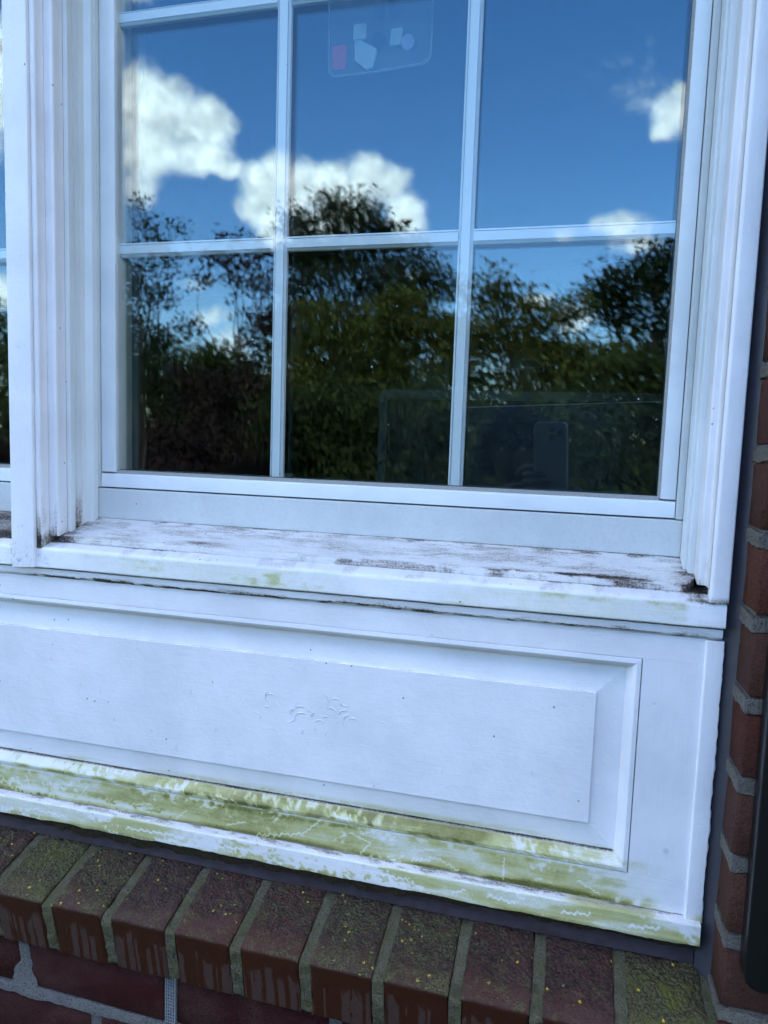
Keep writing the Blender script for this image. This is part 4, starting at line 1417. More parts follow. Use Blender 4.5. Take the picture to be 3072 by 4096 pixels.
outl = [(-0.3630, 0.640), (-0.3590, 0.509), (-0.2950, 0.5100), (-0.2150, 0.5150), (-0.2130, 0.535), (-0.2125, 0.640)]
Pq = [(u * YC, v * YC + H0) for u, v in outl]
Pr = round_profile(Pq, [0.010, 0.010, 0.0, 0.011, 0.006, 0.010], 6)
plate('resin_plate', Pr, YC, YC + 0.004, M_RESIN, sc_, 0.0)
rim = MB()
for a, b in zip(Pr, Pr[1:] + Pr[:1]):
    rim.tube((a[0], YC + 0.0005, a[1]), (b[0], YC + 0.0005, b[1]), 0.0013, 0.0013, 6, False)
rim.build('rim', M_RESINE, sc_, smooth=True)
slab('red_piece', [(-0.3535, 0.5475), (-0.3525, 0.5165), (-0.3335, 0.5160), (-0.3330, 0.5470)], YC - 0.004, YC - 0.0006, M_RRED, 0.0015)
slab('white_piece', [(-0.3230, 0.5725), (-0.3235, 0.5520), (-0.3060, 0.5530), (-0.3055, 0.5728)], YC - 0.004, YC - 0.0006, M_RWHT, 0.0025)
slab('white_piece', [(-0.3210, 0.5500), (-0.3200, 0.5260), (-0.3040, 0.5130), (-0.2945, 0.5135), (-0.2885, 0.5370), (-0.3120, 0.5510)], YC - 0.004, YC - 0.0006, M_RWHT, 0.0012)
slab('white_piece', [(-0.2690, 0.5610), (-0.2705, 0.5400), (-0.2560, 0.5400), (-0.2530, 0.5615)], YC - 0.004, YC - 0.0006, M_RWHT, 0.002)
slab('lilac_piece', [(-0.2455 + 0.0090 * math.cos(a), 0.5425 + 0.0105 * math.sin(a)) for a in np.linspace(0, 2 * math.pi, 20, endpoint=False)], YC - 0.004, YC - 0.0006, M_RLIL)
slab('dark_piece', [(-0.2870 + 0.0075 * math.cos(a), 0.585 + 0.010 * math.sin(a)) for a in np.linspace(0, 2 * math.pi, 16, endpoint=False)], YC - 0.003, YC - 0.0006, M_RDRK)
slab('dark_piece', [(-0.2700 + 0.0045 * math.cos(a), 0.590 + 0.013 * math.sin(a)) for a in np.linspace(0, 2 * math.pi, 16, endpoint=False)], YC - 0.003, YC - 0.0006, M_RDRK)
slab('dark_piece', [(-0.287 + 0.010 * math.cos(a), 0.549 + 0.011 * math.sin(a)) for a in np.linspace(0, 2 * math.pi, 16, endpoint=False)], YC - 0.003, YC - 0.0006, M_RDRK)
slab('cord', [(-0.2885, 1.30), (-0.2885, 0.640), (-0.2878, 0.640), (-0.2878, 1.30)], YC, YC + 0.001, M_RESINE)

# water drops clinging to the trim
m, t, out = new_mat('water')
lw = t.new('ShaderNodeLayerWeight'); lw.inputs['Blend'].default_value = 0.5
gl = t.new('ShaderNodeBsdfGlossy'); gl.inputs['Roughness'].default_value = 0.03
tp = t.new('ShaderNodeBsdfTransparent'); tp.inputs['Color'].default_value = (0.93, 0.95, 0.97, 1)
mx = t.new('ShaderNodeMixShader')
t.l.new(t.math('MULTIPLY_ADD', t.math('POWER', lw.outputs['Facing'], 3.0), 0.85, 0.06), mx.inputs[0])
t.l.new(tp.outputs[0], mx.inputs[1]); t.l.new(gl.outputs[0], mx.inputs[2])
t.l.new(mx.outputs[0], out.inputs[0])
M_WATER = m


def drops(lst):
    V = []; F = []
    for (x, y, z, r, tall) in lst:
        b = len(V)
        n, q = 10, 4
        V.append((x, y - r * 0.45, z))
        for j in range(1, q + 1):
            ph = (math.pi / 2) * j / q
            for i in range(n):
                a = 2 * math.pi * i / n
                V.append((x + r * math.sin(ph) * math.cos(a), y - r * 0.45 * math.cos(ph) + 0.0002, z + r * tall * math.sin(ph) * math.sin(a) + (0.25 * r * tall if math.sin(a) > 0 else 0) * math.sin(ph)))
        for i in range(n):
            F.append((b, b + 1 + i, b + 1 + (i + 1) % n)[::-1])
        for j in range(q - 1):
            for i in range(n):
                F.append((b + 1 + j * n + i, b + 1 + (j + 1) * n + i, b + 1 + (j + 1) * n + (i + 1) % n, b + 1 + j * n + (i + 1) % n)[::-1])
    return V, F


rd = random.Random(12)
L = []
for i in range(46):
    z = -0.1755 + abs(rd.gauss(0, 0.020)) + 0.003
    L.append((rd.uniform(-0.6825, -0.6525), 0.7513, z, rd.uniform(0.0005, 0.0013) * (1.5 if rd.random() < .12 else 1), rd.uniform(0.9, 1.5)))
for i in range(6):
    L.append((rd.uniform(-0.675, -0.655), 0.7513, rd.uniform(0.0, 0.25), rd.uniform(0.0008, 0.0014), 1.2))
V, F = drops([(x, y, z + H0, r, t_) for x, y, z, r, t_ in L])
o = mesh_from('water_drops', V, F, M_WATER, None, True); tag(o, 'clear water drops clinging to the foot of the upright post', 'water drops', kind='stuff')
L = []
for i in range(34):
    L.append((-0.6480 + abs(rd.gauss(0, 0.014)), 0.7540, rd.uniform(-0.170, -0.156), rd.uniform(0.0005, 0.0012), rd.uniform(0.9, 1.4)))
for i in range(26):
    L.append((rd.uniform(-0.75, -0.69), 0.7540, rd.uniform(-0.170, -0.156), rd.uniform(0.0005, 0.0010), rd.uniform(0.9, 1.4)))
V, F = drops([(x, y, z + H0, r, t_) for x, y, z, r, t_ in L])
o = mesh_from('water_drops', V, F, M_WATER, None, True); tag(o, 'clear water drops on the front edge of the window sill beside the post', 'water drops', kind='stuff')
L = []
for (x, z) in ((-0.645, -0.300), (-0.6, -0.330), (-0.57, -0.335), (-0.44, -0.320), (-0.405, -0.365), (-0.46, -0.395), (-0.55, -0.37), (-0.30, -0.32), (-0.275, -0.345), (-0.12, -0.375), (-0.02, -0.36)):
    L.append((x, DFI - 0.0003, z, rd.uniform(0.0010, 0.0015), 2.3))
for i in range(14):
    L.append((rd.uniform(-0.30, -0.20), DFI - 0.0003, rd.uniform(-0.34, -0.30), rd.uniform(0.0005, 0.001), 1.6))
L.append((0.122, DF - 0.0003, -0.420, 0.0030, 1.0)); L.append((0.100, DF - 0.0003, -0.262, 0.002, 0.8))
V, F = drops([(x, y, z + H0, r, t_) for x, y, z, r, t_ in L])
o = mesh_from('water_drops', V, F, M_WATER, None, True); tag(o, 'clear water drops running down the white panel face', 'water drops', kind='stuff')

# ------------------------------------------------------------------ room behind the glass
M_RW = flat_mat('room_paint', (0.075, 0.068, 0.058), 0.9, 0.1, 0.15, 3)
M_RF = flat_mat('room_carpet', (0.05, 0.045, 0.04), 0.95, 0.1)
rx0, rx1, ry0, ry1 = -3.2, 2.4, 0.905, 4.6
def struct(o): o['kind'] = 'structure'; return o
struct(box('room_floor', rx0, rx1, ry0, ry1, 0.28, 0.35, M_RF))
struct(box('room_ceiling', rx0, rx1, ry0, ry1, 2.80, 2.88, M_RW))
struct(box('room_wall', rx0 - 0.1, rx0, ry0, ry1, 0.3, 2.8, M_RW))
struct(box('room_wall', rx1, rx1 + 0.1, ry0, ry1, 0.3, 2.8, M_RW))
struct(box('room_wall', rx0, rx1, ry1, ry1 + 0.1, 0.3, 2.8, M_RW))
struct(box('room_wall', 0.19, rx1, 0.902, 0.904, 0.3, 2.8, M_RW))
struct(box('room_wall', rx0, -1.50, 0.902, 0.904, 0.3, 2.8, M_RW))
struct(box('window_board', -1.50, 0.185, 0.905, 1.02, H0 - 0.165, H0 - 0.140, M_RW))
M_DESK = flat_mat('desk_wood', (0.07, 0.05, 0.035), 0.5)
M_MON = flat_mat('monitor_plastic', (0.065, 0.072, 0.08), 0.45)
M_SCR = flat_mat('monitor_back', (0.014, 0.019, 0.025), 0.35)
M_PALE = flat_mat('pale_panel', (0.16, 0.18, 0.16), 0.7)
M_PALE2 = flat_mat('pale_post', (0.30, 0.32, 0.30), 0.6)
d = empty('desk', (0.0, 1.55, 0.35), 'dark wooden desk in the room just behind the window', 'desk')
box('desk_top', -0.95, 1.15, 1.15, 1.95, 1.02, 1.06, M_DESK, d)
for x in (-0.92, 1.07):
    for y in (1.18, 1.87):
        box('leg', x, x + 0.05, y, y + 0.05, 0.35, 1.0195, M_DESK, d)
D1 = 1.30
mo = empty('monitor', (0.05, D1, 1.06), 'wide monitor with a pale rounded frame standing close behind the window', 'monitor')
def rrect(x0, x1, z0, z1, r): return round_profile([(x0, z0), (x1, z0), (x1, z1), (x0, z1)], [r] * 4, 5)
mx0, mx1, mz0, mz1 = -0.350, 0.300, H0 - 0.300, H0 + 0.096
plate('screen_back', rrect(mx0 + 0.017, mx1 - 0.017, mz0 + 0.017, mz1 - 0.017, 0.012), D1 + 0.001, D1 + 0.02, M_SCR, mo, 0)
fm = MB()
a = rrect(mx0, mx1, mz0, mz1, 0.016); b = rrect(mx0 + 0.016, mx1 - 0.016, mz0 + 0.016, mz1 - 0.016, 0.012)
n = len(a)
fm.V = [(x, D1 - 0.004, z) for x, z in a] + [(x, D1 - 0.004, z) for x, z in b] + [(x, D1 + 0.02, z) for x, z in a] + [(x, D1 + 0.0, z) for x, z in b]
for i in range(n):
    j = (i + 1) % n
    fm.F += [[i, j, n + j, n + i], [i, 2 * n + i, 2 * n + j, j], [n + i, n + j, 3 * n + j, 3 * n + i]]
fm.build('frame', M_MON, mo)
box('stand', -0.06, 0.02, D1 + 0.021, D1 + 0.05, 1.0615, mz0 + 0.1, M_MON, mo)
box('foot', -0.16, 0.12, D1 - 0.06, D1 + 0.12, 1.0605, 1.068, M_MON, mo)
# tilted document tray edge in front of it
dt = empty('document_board', (0.0, 1.16, 1.10), 'thin dark board with a bright upper edge leaning in front of the monitor', 'board')
o = box('board', -0.165, 0.26, -0.002, 0.002, -0.30, 0.0, M_SCR, None)
o.parent = dt; o.location = Vector((0, 1.15, H0 + 0.066)) - parent_world(dt); o.rotation_euler = (R(-4), R(-2.9), 0)
o = box('edge', -0.165, 0.26, -0.0022, 0.0022, 0.0002, 0.0014, M_PALE2, None)
o.parent = dt; o.location = Vector((0, 1.15, H0 + 0.066)) - parent_world(dt); o.rotation_euler = (R(-4), R(-2.9), 0)
# shelving at the far side
D2 = 3.1
sf = empty('shelf_unit', (-0.40, D2, 0.35), 'pale shelf unit with two white posts at the back of the room', 'shelf')
plate('back_board', [(u * D2, v * D2 + H0) for u, v in ((-0.226, 0.035), (-0.172, 0.035), (-0.172, 0.118), (-0.226, 0.110))], D2, D2 + 0.02, M_PALE, sf, 0)
plate('shelf_board', [(u * D2, v * D2 + H0) for u, v in ((-0.170, 0.098), (-0.040, 0.108), (-0.040, 0.136), (-0.170, 0.120))], D2 + 0.03, D2 + 0.05, M_PALE, sf, 0)
box('post', -0.1745 * D2, -0.1690 * D2, D2 - 0.03, D2 - 0.001, 0.35, H0 + 0.118 * D2, M_PALE2, sf)
box('post', -0.0945 * D2, -0.0905 * D2, D2 - 0.03, D2 - 0.001, H0 + 0.108 * D2, H0 + 0.126 * D2, M_PALE2, sf)
D3 = 1.10
vs = empty('vase', (-0.378 * D3, D3, H0 - 0.10), 'pale tapered vase standing on the board inside the window', 'vase')
vm = MB()
pr = [(0.010, -0.072), (0.012, -0.060), (0.0165, 0.013), (0.0155, 0.013), (0.010, -0.058)]
n = 20
for r_, z_ in pr:
    for i in range(n):
        a_ = 2 * math.pi * i / n
        vm.V.append((-0.378 * D3 + r_ * math.cos(a_), D3, H0 + z_) if False else (-0.378 * D3 + r_ * math.cos(a_), 1.0 + r_ * math.sin(a_), H0 + z_))
for k in range(len(pr) - 1):
    for i in range(n):
        vm.F.append([k * n + i, k * n + (i + 1) % n, (k + 1) * n + (i + 1) % n, (k + 1) * n + i])
vm.F.append(list(range(n))[::-1])
vs.location = (-0.378 * D3, 1.0, H0 - 0.072)
for i, v in enumerate(vm.V):
    vm.V[i] = (v[0], v[1], max(v[2], H0 - 0.1395) - 0.067)
vm.build('vase_body', M_PALE, vs, smooth=True)
M_CURT = flat_mat('curtain_cloth', (0.075, 0.045, 0.035), 0.9, 0.1)
cu_ = empty('curtain', (-0.72, 1.05, 0.4), 'brown curtain drawn to the left inside the window', 'curtain')
V = []; F = []
for i in range(41):
    x = -0.90 + 0.21 * i / 40
    y = 1.06 + 0.015 * math.sin(i * 1.05)
    V += [(x, y, 0.5), (x, y, 2.7)]
for i in range(40):
    F.append((2 * i, 2 * i + 2, 2 * i + 3, 2 * i + 1))
o = mesh_from('cloth', V, F, M_CURT, cu_, True)
sd = o.modifiers.new('thickness', 'SOLIDIFY'); sd.thickness = 0.003
M_BEAM = flat_mat('stained_beam', (0.15, 0.085, 0.05), 0.6, 0.3, 0.3, 12)
bm_ = box('ceiling_beam', -1.15, 1.15, -0.04, 0.04, -0.035, 0.035, M_BEAM, None)
bm_.location = (-0.70, 2.5, H0 + 0.595); bm_.rotation_euler = (0, R(-4), 0)
tag(bm_, 'brown stained beam across the room, faint behind the glass', 'beam')

# ------------------------------------------------------------------ garden that the glass mirrors
def ground_mat():
    m, t, out = new_mat('lawn')
    co = t.coord('Object')
    a = t.noise(co, 0.6, 4); b = t.noise(co, 25, 5, 0.7)
    c = t.mix(a, (0.035, 0.055, 0.015), (0.065, 0.085, 0.025))
    c = t.mix(t.ramp(b, 0.4, 0.7), c, (0.025, 0.04, 0.010))
    principled(t, out, c, 0.9, b, 0.8, 0.05, 0.2)
    return m


gnd = MB()
gnd.V = [(-400, -400, 0), (400, -400, 0), (400, 400, 0), (-400, 400, 0)]
gnd.F = [[0, 1, 2, 3]]
struct(gnd.build('ground', ground_mat()))


def leaf_mat(name, c1, c2, tr=0.35):
    m, t, out = new_mat(name)
    geo = t.new('ShaderNodeNewGeometry')
    r = geo.outputs['Random Per Island']
    big = t.noise(geo.outputs['Position'], 2.6, 4, 0.6)
    c = t.mix(t.math('MULTIPLY', t.math('MULTIPLY_ADD', r, 0.45, 0.55), t.ramp(big, 0.38, 0.66)), c1, c2)
    d = t.new('ShaderNodeBsdfPrincipled')
    t.put(d.inputs['Base Color'], c)
    d.inputs['Roughness'].default_value = 0.7
    d.inputs['Specular IOR Level'].default_value = 0.08
    tl = t.new('ShaderNodeBsdfTranslucent')
    t.put(tl.inputs['Color'], t.mix(0.5, c, tuple(min(1, v * 2.2) for v in c2)))
    mx = t.new('ShaderNodeMixShader'); mx.inputs[0].default_value = tr
    t.l.new(d.outputs[0], mx.inputs[1]); t.l.new(tl.outputs[0], mx.inputs[2])
    t.l.new(mx.outputs[0], out.inputs[0])
    return m


M_LG = leaf_mat('green_leaf', (0.011, 0.020, 0.007), (0.048, 0.064, 0.018))
M_LY = leaf_mat('yellow_green_leaf', (0.014, 0.021, 0.007), (0.098, 0.104, 0.022))
M_LD = leaf_mat('dark_leaf', (0.006, 0.012, 0.005), (0.020, 0.031, 0.010), 0.2)
M_LP = leaf_mat('purple_leaf', (0.009, 0.005, 0.006), (0.034, 0.018, 0.017), 0.2)
M_BARK = flat_mat('bark', (0.030, 0.023, 0.019), 0.95, 0.1, 0.4, 20, bump=0.6)


def foliage(name, clumps, Y, leaf, mat, parent, seed, dens=1.0, droop=0.0, depth=1.0, sx=1.0):
    rr = np.random.RandomState(seed)
    C_ = []
    for (x, z, r) in clumps:
        n = int(dens * 19 * (r / leaf) ** 2) + 14
        tw = max(4, n // 22)
        # twigs inside the clump, leaves round each twig
        d = rr.normal(size=(tw, 3)); d /= np.linalg.norm(d, axis=1)[:, None] + 1e-6
        tc = np.array([x, Y, z]) + d * (rr.rand(tw, 1) ** 0.42) * r * np.array([1.05 * sx, depth, 0.95])
        idx = rr.randint(0, tw, n)
        p = tc[idx] + rr.normal(size=(n, 3)) * leaf * (np.array([2.9, 2.9, 0.75]) if droop > 0.45 else np.array([2.0, 2.0, 1.2]))
        C_.append(p)
    P = np.concatenate(C_)
    n = len(P)
    a = rr.normal(size=(n, 3)); a[:, 2] = a[:, 2] * 0.5 - droop * 1.2
    a /= np.linalg.norm(a, axis=1)[:, None]
    b = rr.normal(size=(n, 3)); b -= (b * a).sum(1)[:, None] * a; b /= np.linalg.norm(b, axis=1)[:, None]
    s = leaf * (0.6 + 0.8 * rr.rand(n, 1))
    V = np.stack([P - a * s * 0.6, P + b * s * 0.30, P + a * s * 0.75, P - b * s * 0.30], 1).reshape(-1, 3)
    F = np.arange(n * 4).reshape(-1, 4).tolist()
    return mesh_from(name, V, F, mat, parent)


def limb(mb, a, b, r0, r1, rr, wobble=0.1, n=4):
    a = Vector(a); b = Vector(b)
    L = (b - a).length
    pr = a
    for i in range(1, n + 1):
        t = i / n
        p = a.lerp(b, t) + (Vector((rr.uniform(-1, 1), rr.uniform(-1, 1), rr.uniform(-1, 1))) * L * wobble * 0.25 if i < n else Vector())
        mb.tube(pr, p, r0 + (r1 - r0) * (i - 1) / n, r0 + (r1 - r0) * t, 7, False)
        pr = p


def tree(name, label, cat, clumps, Y, base, leaf, mat, seed, trunk=0.12, dens=1.0, droop=0.0, group=None, multi=1, depth=1.0, twigs=True):
    g = empty(name, (base, Y, 0), label, cat, group)
    rr = random.Random(seed)
    foliage('crown', clumps, Y, leaf, mat, g, seed, dens, droop, depth)
    mb = MB()
    zs = sorted(c[1] for c in clumps)
    ztop = zs[int(len(zs) * 0.6)]
    for q in range(multi):
        bx = base + (q - (multi - 1) / 2) * trunk * 2.5
        fork = Vector((bx + rr.uniform(-.2, .2) * multi, Y, ztop * 0.45))
        limb(mb, (bx, Y, -0.05), fork, trunk * 0.8, trunk * 0.5, rr, 0.08)
        for i, c in enumerate(clumps):
            if i % multi == q:
                limb(mb, fork, (c[0], Y + rr.uniform(-.3, .3) * c[2], c[1]), trunk * 0.26, trunk * 0.04, rr, 0.22, 5)
                if twigs:
                    for k in range(5):
                        d = Vector((rr.gauss(0, 1), rr.gauss(0, 1), rr.gauss(0.4, 1))).normalized() * c[2] * 0.95
                        limb(mb, (c[0], Y, c[1]), Vector((c[0], Y, c[1])) + d, trunk * 0.07, trunk * 0.02, rr, 0.3, 3)
    mb.build('trunk', M_BARK, g, smooth=True)
    return g


TR = {
'tall':(-15.3,[ (-6.87,6.82,0.41),(-6.61,6.47,0.46),(-5.91,7.16,0.37),(-5.72,6.77,0.51),(-5.08,7.01,0.39),(-4.95,6.57,0.54),(-6.12,6.12,0.69),(-4.48,6.34,0.38),(-4.01,5.84,0.55),(-5.16,5.66,0.91),(-3.43,5.4,0.48),(-3.09,5.17,0.43),(-4.21,4.98,0.88),(-6.58,5.25,0.82),(-6.85,5.92,0.53) ]),
'right':(-10.3,[ (1.28,4.44,0.34),(1.02,4.24,0.33),(0.68,4.18,0.32),(0.42,3.97,0.27),(0.36,3.75,0.25),(0.78,3.75,0.42),(1.25,3.81,0.41),(1.22,3.35,0.28),(0.7,3.43,0.25),(1.5,4.16,0.34),(1.77,4.01,0.41),(2.07,3.59,0.47),(1.68,4.43,0.27) ]),
'maple':(-7.3,[ (-1,3.4,0.16),(-1.13,3.27,0.2),(-0.82,3.26,0.14),(-0.98,3.7,0.04),(-0.98,3.6,0.05),(-0.98,3.51,0.05),(-0.6,3.29,0.14),(-0.53,3.04,0.21),(-0.26,3.03,0.21),(-0.06,3.31,0.1),(-0.1,3.14,0.14),(-1.14,2.87,0.28),(-0.85,2.76,0.31),(-0.46,2.7,0.28),(0.09,2.65,0.27),(0.31,2.54,0.27),(-0.17,2.43,0.33) ]),
'mid':(-8.3,[ (-2.54,3.42,0.27),(-2.34,3.54,0.21),(-2.19,3.16,0.33),(-2.73,3.03,0.34),(-2.44,2.64,0.4),(-1.85,3.03,0.27),(-1.77,2.65,0.33),(-2.02,2.19,0.4),(-2.84,2.38,0.41),(-3.14,2.9,0.37),(-3.64,3.17,0.41),(-3.85,2.64,0.42),(-3.4,2.24,0.41),(-3.98,2.16,0.42) ]),
'left':(-4.3,[ (-3.98,3.57,0.09),(-3.9,3.44,0.1),(-3.79,3.29,0.12),(-3.98,3.23,0.14),(-3.59,3.38,0.07),(-3.69,3.1,0.14),(-3.98,2.9,0.19),(-3.74,2.77,0.17),(-4.06,2.52,0.28),(-3.84,2.26,0.23),(-3.88,1.87,0.32),(-4.17,2.95,0.23),(-4.28,2.52,0.28) ]),
'plum':(-6.3,[ (-4.05,3.8,0.1),(-4.17,3.61,0.18),(-3.81,3.6,0.17),(-3.59,3.66,0.14),(-3.93,3.36,0.18),(-3.63,3.27,0.19),(-4.48,3.4,0.12),(-3.65,2.9,0.23),(-3.76,2.63,0.18),(-4.66,2.74,0.18),(-4.15,2.01,0.32),(-3.67,2.19,0.29),(-4.66,2.06,0.36),(-4.34,1.44,0.48),(-3.66,1.52,0.41),(-4.98,1.42,0.49),(-4.65,0.91,0.49),(-3.89,0.95,0.47),(-3.38,2.84,0.22) ]),
'far':(-12.3,[ (-13.21,4.01,0.59),(-12.84,3.16,0.71),(-13,2.1,0.83),(-13.73,3.91,0.71),(-13.77,2.84,0.96),(-12.21,2.85,0.92),(-11.46,2.33,1.03),(-10.72,2.86,0.89),(-11.73,1.27,1.04),(-13.55,0.88,1.08) ]),
}
G = 'garden trees mirrored in the window'
WL = []
for u_, v_ in ((-0.80, .15), (-0.74, .17), (-0.68, .17), (-0.63, .15), (-0.58, .12), (-0.54, .06), (-0.50, .06), (-0.47, .13), (-0.43, .19), (-0.39, .205), (-0.35, .21), (-0.31, .22), (-0.27, .21), (-0.23, .195), (-0.19, .18), (-0.15, .17), (-0.11, .16), (-0.07, .165), (-0.03, .15), (0.01, .13), (0.05, .14), (0.09, .16), (0.14, .17), (0.20, .16), (0.27, .15), (0.35, .14)):
    D_ = 19.7
    zt = 1.5 + v_ * D_
    z_ = zt - 0.6
    while z_ > 0.2:
        WL.append((u_ * D_ + (z_ * 7.3 % 0.5) - 0.25, z_, 0.62)); z_ -= 0.75
g = empty('wood', (-5, -18, 0), None, None)
bpy.data.objects.remove(g)
wo = foliage('wood', WL, -18.0, 0.13, M_LG, None, 31, 0.9, 0.3, 1.2)
tag(wo, 'dark green wood closing the far end of the garden behind the single trees', 'wood', kind='stuff')
tree('conifer_tree', 'tall dark feathery tree whose top stands before the white cloud', 'tree', TR['tall'][1], -15.3, -5.2, 0.10, M_LD, 1, 0.22, 1.2, 0.25, G, twigs=False)
tree('oak_tree', 'dark rounded tree mirrored at the right edge of the glass', 'tree', TR['right'][1], -10.3, 1.4, 0.075, M_LD, 2, 0.16, 1.2, 0.1, G, twigs=False)
tree('maple_tree', 'drooping yellow green maple with a thin upright tip, mirrored in the right panes', 'tree', TR['maple'][1], -7.3, -0.5, 0.055, M_LY, 3, 0.07, 1.3, 0.7, G, twigs=False)
tree('maple_tree', 'bushy green maple mirrored in the middle panes under the tall tree', 'tree', TR['mid'][1], -8.3, -2.9, 0.06, M_LY, 4, 0.09, 1.4, 0.6, G, twigs=False)
tree('plum_tree', 'sparse dark leaved tree close by, mirrored at the left edge of the glass', 'tree', TR['left'][1], -4.3, -3.95, 0.034, M_LD, 5, 0.035, 0.62, 0.1, G, 2)
tree('plum_tree', 'purple leaved tree with cloud showing through its branches, mirrored in the left panes', 'tree', TR['plum'][1], -6.3, -4.1, 0.05, M_LP, 6, 0.05, 0.85, 0.1, G, 3)
tree('broadleaf_tree', 'dark tree at the far left of the garden, mirrored beside the post', 'tree', TR['far'][1], -12.3, -12.6, 0.12, M_LG, 7, 0.2, 0.8, 0.1, G, twigs=False)
HC = [(x, z + 0.06 * ((i * 7) % 3), 0.33) for i, x in enumerate(np.arange(-3.3, 2.6, 0.33)) for z in (1.80, 1.38, 0.95, 0.52, 0.15)]
HC += [(0.47,2.33,0.26),(0.74,2.38,0.23),(0.98,2.29,0.26),(0.67,2.09,0.28),(1.21,2.1,0.28),(1.5,2.2,0.3),(1.8,2.3,0.32)]
g = empty('hedge', (-0.5, -6.3, 0), 'loose layered green hedge across the garden, mirrored low in the window', 'hedge')
foliage('foliage', HC, -6.3, 0.055, M_LG, g, 21, 1.25, 0.5, 1.1)
rr_ = random.Random(4)
for x in np.arange(-3.2, 2.5, 0.55):
    mb = MB()
    limb(mb, (x, -6.3, -0.02), (x + rr_.uniform(-.15, .15), -6.3, 1.5), 0.03, 0.01, rr_, 0.1, 4)
    mb.build('stem', M_BARK, g, smooth=True)
HC2 = [(x, z, 0.42) for x in np.arange(-9.5, -5.0, 0.45) for z in (1.0, 0.5, 0.15)]
g = empty('hedge', (-7.3, -7.6, 0), 'dark purple shrubs at the left of the garden, mirrored at the bottom left', 'hedge')
foliage('foliage', HC2, -7.6, 0.07, M_LP, g, 22, 1.0, 0.1, 1.0)
foliage('foliage', [(-4.9 + 0.3 * i, 0.2 + 0.35 * (i % 3), 0.35) for i in range(7)], -5.6, 0.045, M_LP, g, 23, 1.2, 0.1, 1.0)
# more trees beside those, for other viewpoints
ex = [('oak_tree', 'broad green tree right of the dark rounded tree, beyond the edge of the glass', 5.2, -11.5, 4.6, M_LG), ('oak_tree', 'broad green tree farther right behind the house corner', 9.0, -13.0, 5.6, M_LD), ('broadleaf_tree', 'round green tree between the purple tree and the far left tree', -8.7, -14.0, 4.4, M_LG)]
for i, (nm, lab, x, y, h, mt) in enumerate(ex):
    rr_ = random.Random(50 + i)
    cl = [(x + rr_.gauss(0, 0.9), h * 0.62 + rr_.gauss(0, 0.16) * h, rr_.uniform(0.45, 0.8)) for _ in range(16)]
    if x == -8.7:
        cl = [(a, min(b, 3.1), c) for a, b, c in cl]
    tree(nm, lab, 'tree', cl, y, x, 0.11, mt, 60 + i, 0.16, 1.0, 0.1, None)
rr_ = random.Random(77)  # unseen evergreen added to darken the right-facing jamb sides
cl = [(4.3 + rr_.gauss(0, 0.55) * (1.25 - h / 8), h, 0.85 * (1.3 - h / 8)) for h in np.linspace(0.8, 7.0, 26)]
tree('added_shade_tree', 'added dense dark evergreen right of the bay, unseen, shading the right-facing jambs', 'tree', cl, -3.4, 4.3, 0.10, M_LD, 78, 0.2, 1.0, 0.3, None, twigs=False)
# neighbour's house far behind the trees
M_NB = flat_mat('pink_brick', (0.22, 0.115, 0.095), 0.9, 0.2, 0.15, 4)
M_NR = flat_mat('brown_roof', (0.085, 0.055, 0.048), 0.9, 0.2, 0.2, 6)
nb = empty('neighbour_house', (-13, -30, 0), 'low pinkish brick house with a brown roof far behind the purple tree', 'house')
box('wall', -19, -8, -34, -28, 0, 2.7, M_NB, nb)
rm = MB()
rm.V = [(-19.5, -34.5, 2.7), (-7.5, -34.5, 2.7), (-7.5, -27.5, 2.7), (-19.5, -27.5, 2.7), (-19.5, -31, 4.6), (-7.5, -31, 4.6)]
rm.F = [[0, 4, 5, 1], [3, 2, 5, 4], [0, 3, 4], [1, 5, 2], [0, 1, 2, 3]]
rm.build('roof', M_NR, nb)
for x in (-17.5, -14.5, -11.0):
    f = box('window', x, x + 1.3, -27.995, -27.94, 0.9, 2.1, M_MUNTIN, nb)
    box('pane', x + 0.08, x + 1.22, -27.938, -27.93, 0.98, 2.02, M_SPACER, f)

# ------------------------------------------------------------------ the photographer (seen only as a dim reflection)
M_SKIN = flat_mat('skin', (0.085, 0.045, 0.034), 0.5, 0.4, 0.08, 30)
M_HAIR = flat_mat('black_hair', (0.010, 0.010, 0.015), 0.6, 0.3, 0.4, 60)
M_HOOD = flat_mat('navy_sweater', (0.010, 0.014, 0.040), 0.9, 0.1, 0.2, 200, bump=0.5)
M_TROU = flat_mat('dark_trousers', (0.012, 0.013, 0.018), 0.9, 0.1, 0.2, 100)
M_SHOE = flat_mat('shoe', (0.03, 0.03, 0.03), 0.6)
M_EYE = flat_mat('eye', (0.5, 0.5, 0.5), 0.2)
M_PHONE = flat_mat('phone_case', (0.26, 0.26, 0.31), 0.35, 0.5)
M_PHONED = flat_mat('phone_lens', (0.004, 0.004, 0.006), 0.08, 0.6)
M_PHONEL = flat_mat('phone_edge', (0.45, 0.46, 0.48), 0.3, 0.5)

PX, PY = -0.10, -0.42
per = empty('person', (PX, PY, 0), 'person with full dark hair in a navy sweater holding up a phone before the window', 'person')


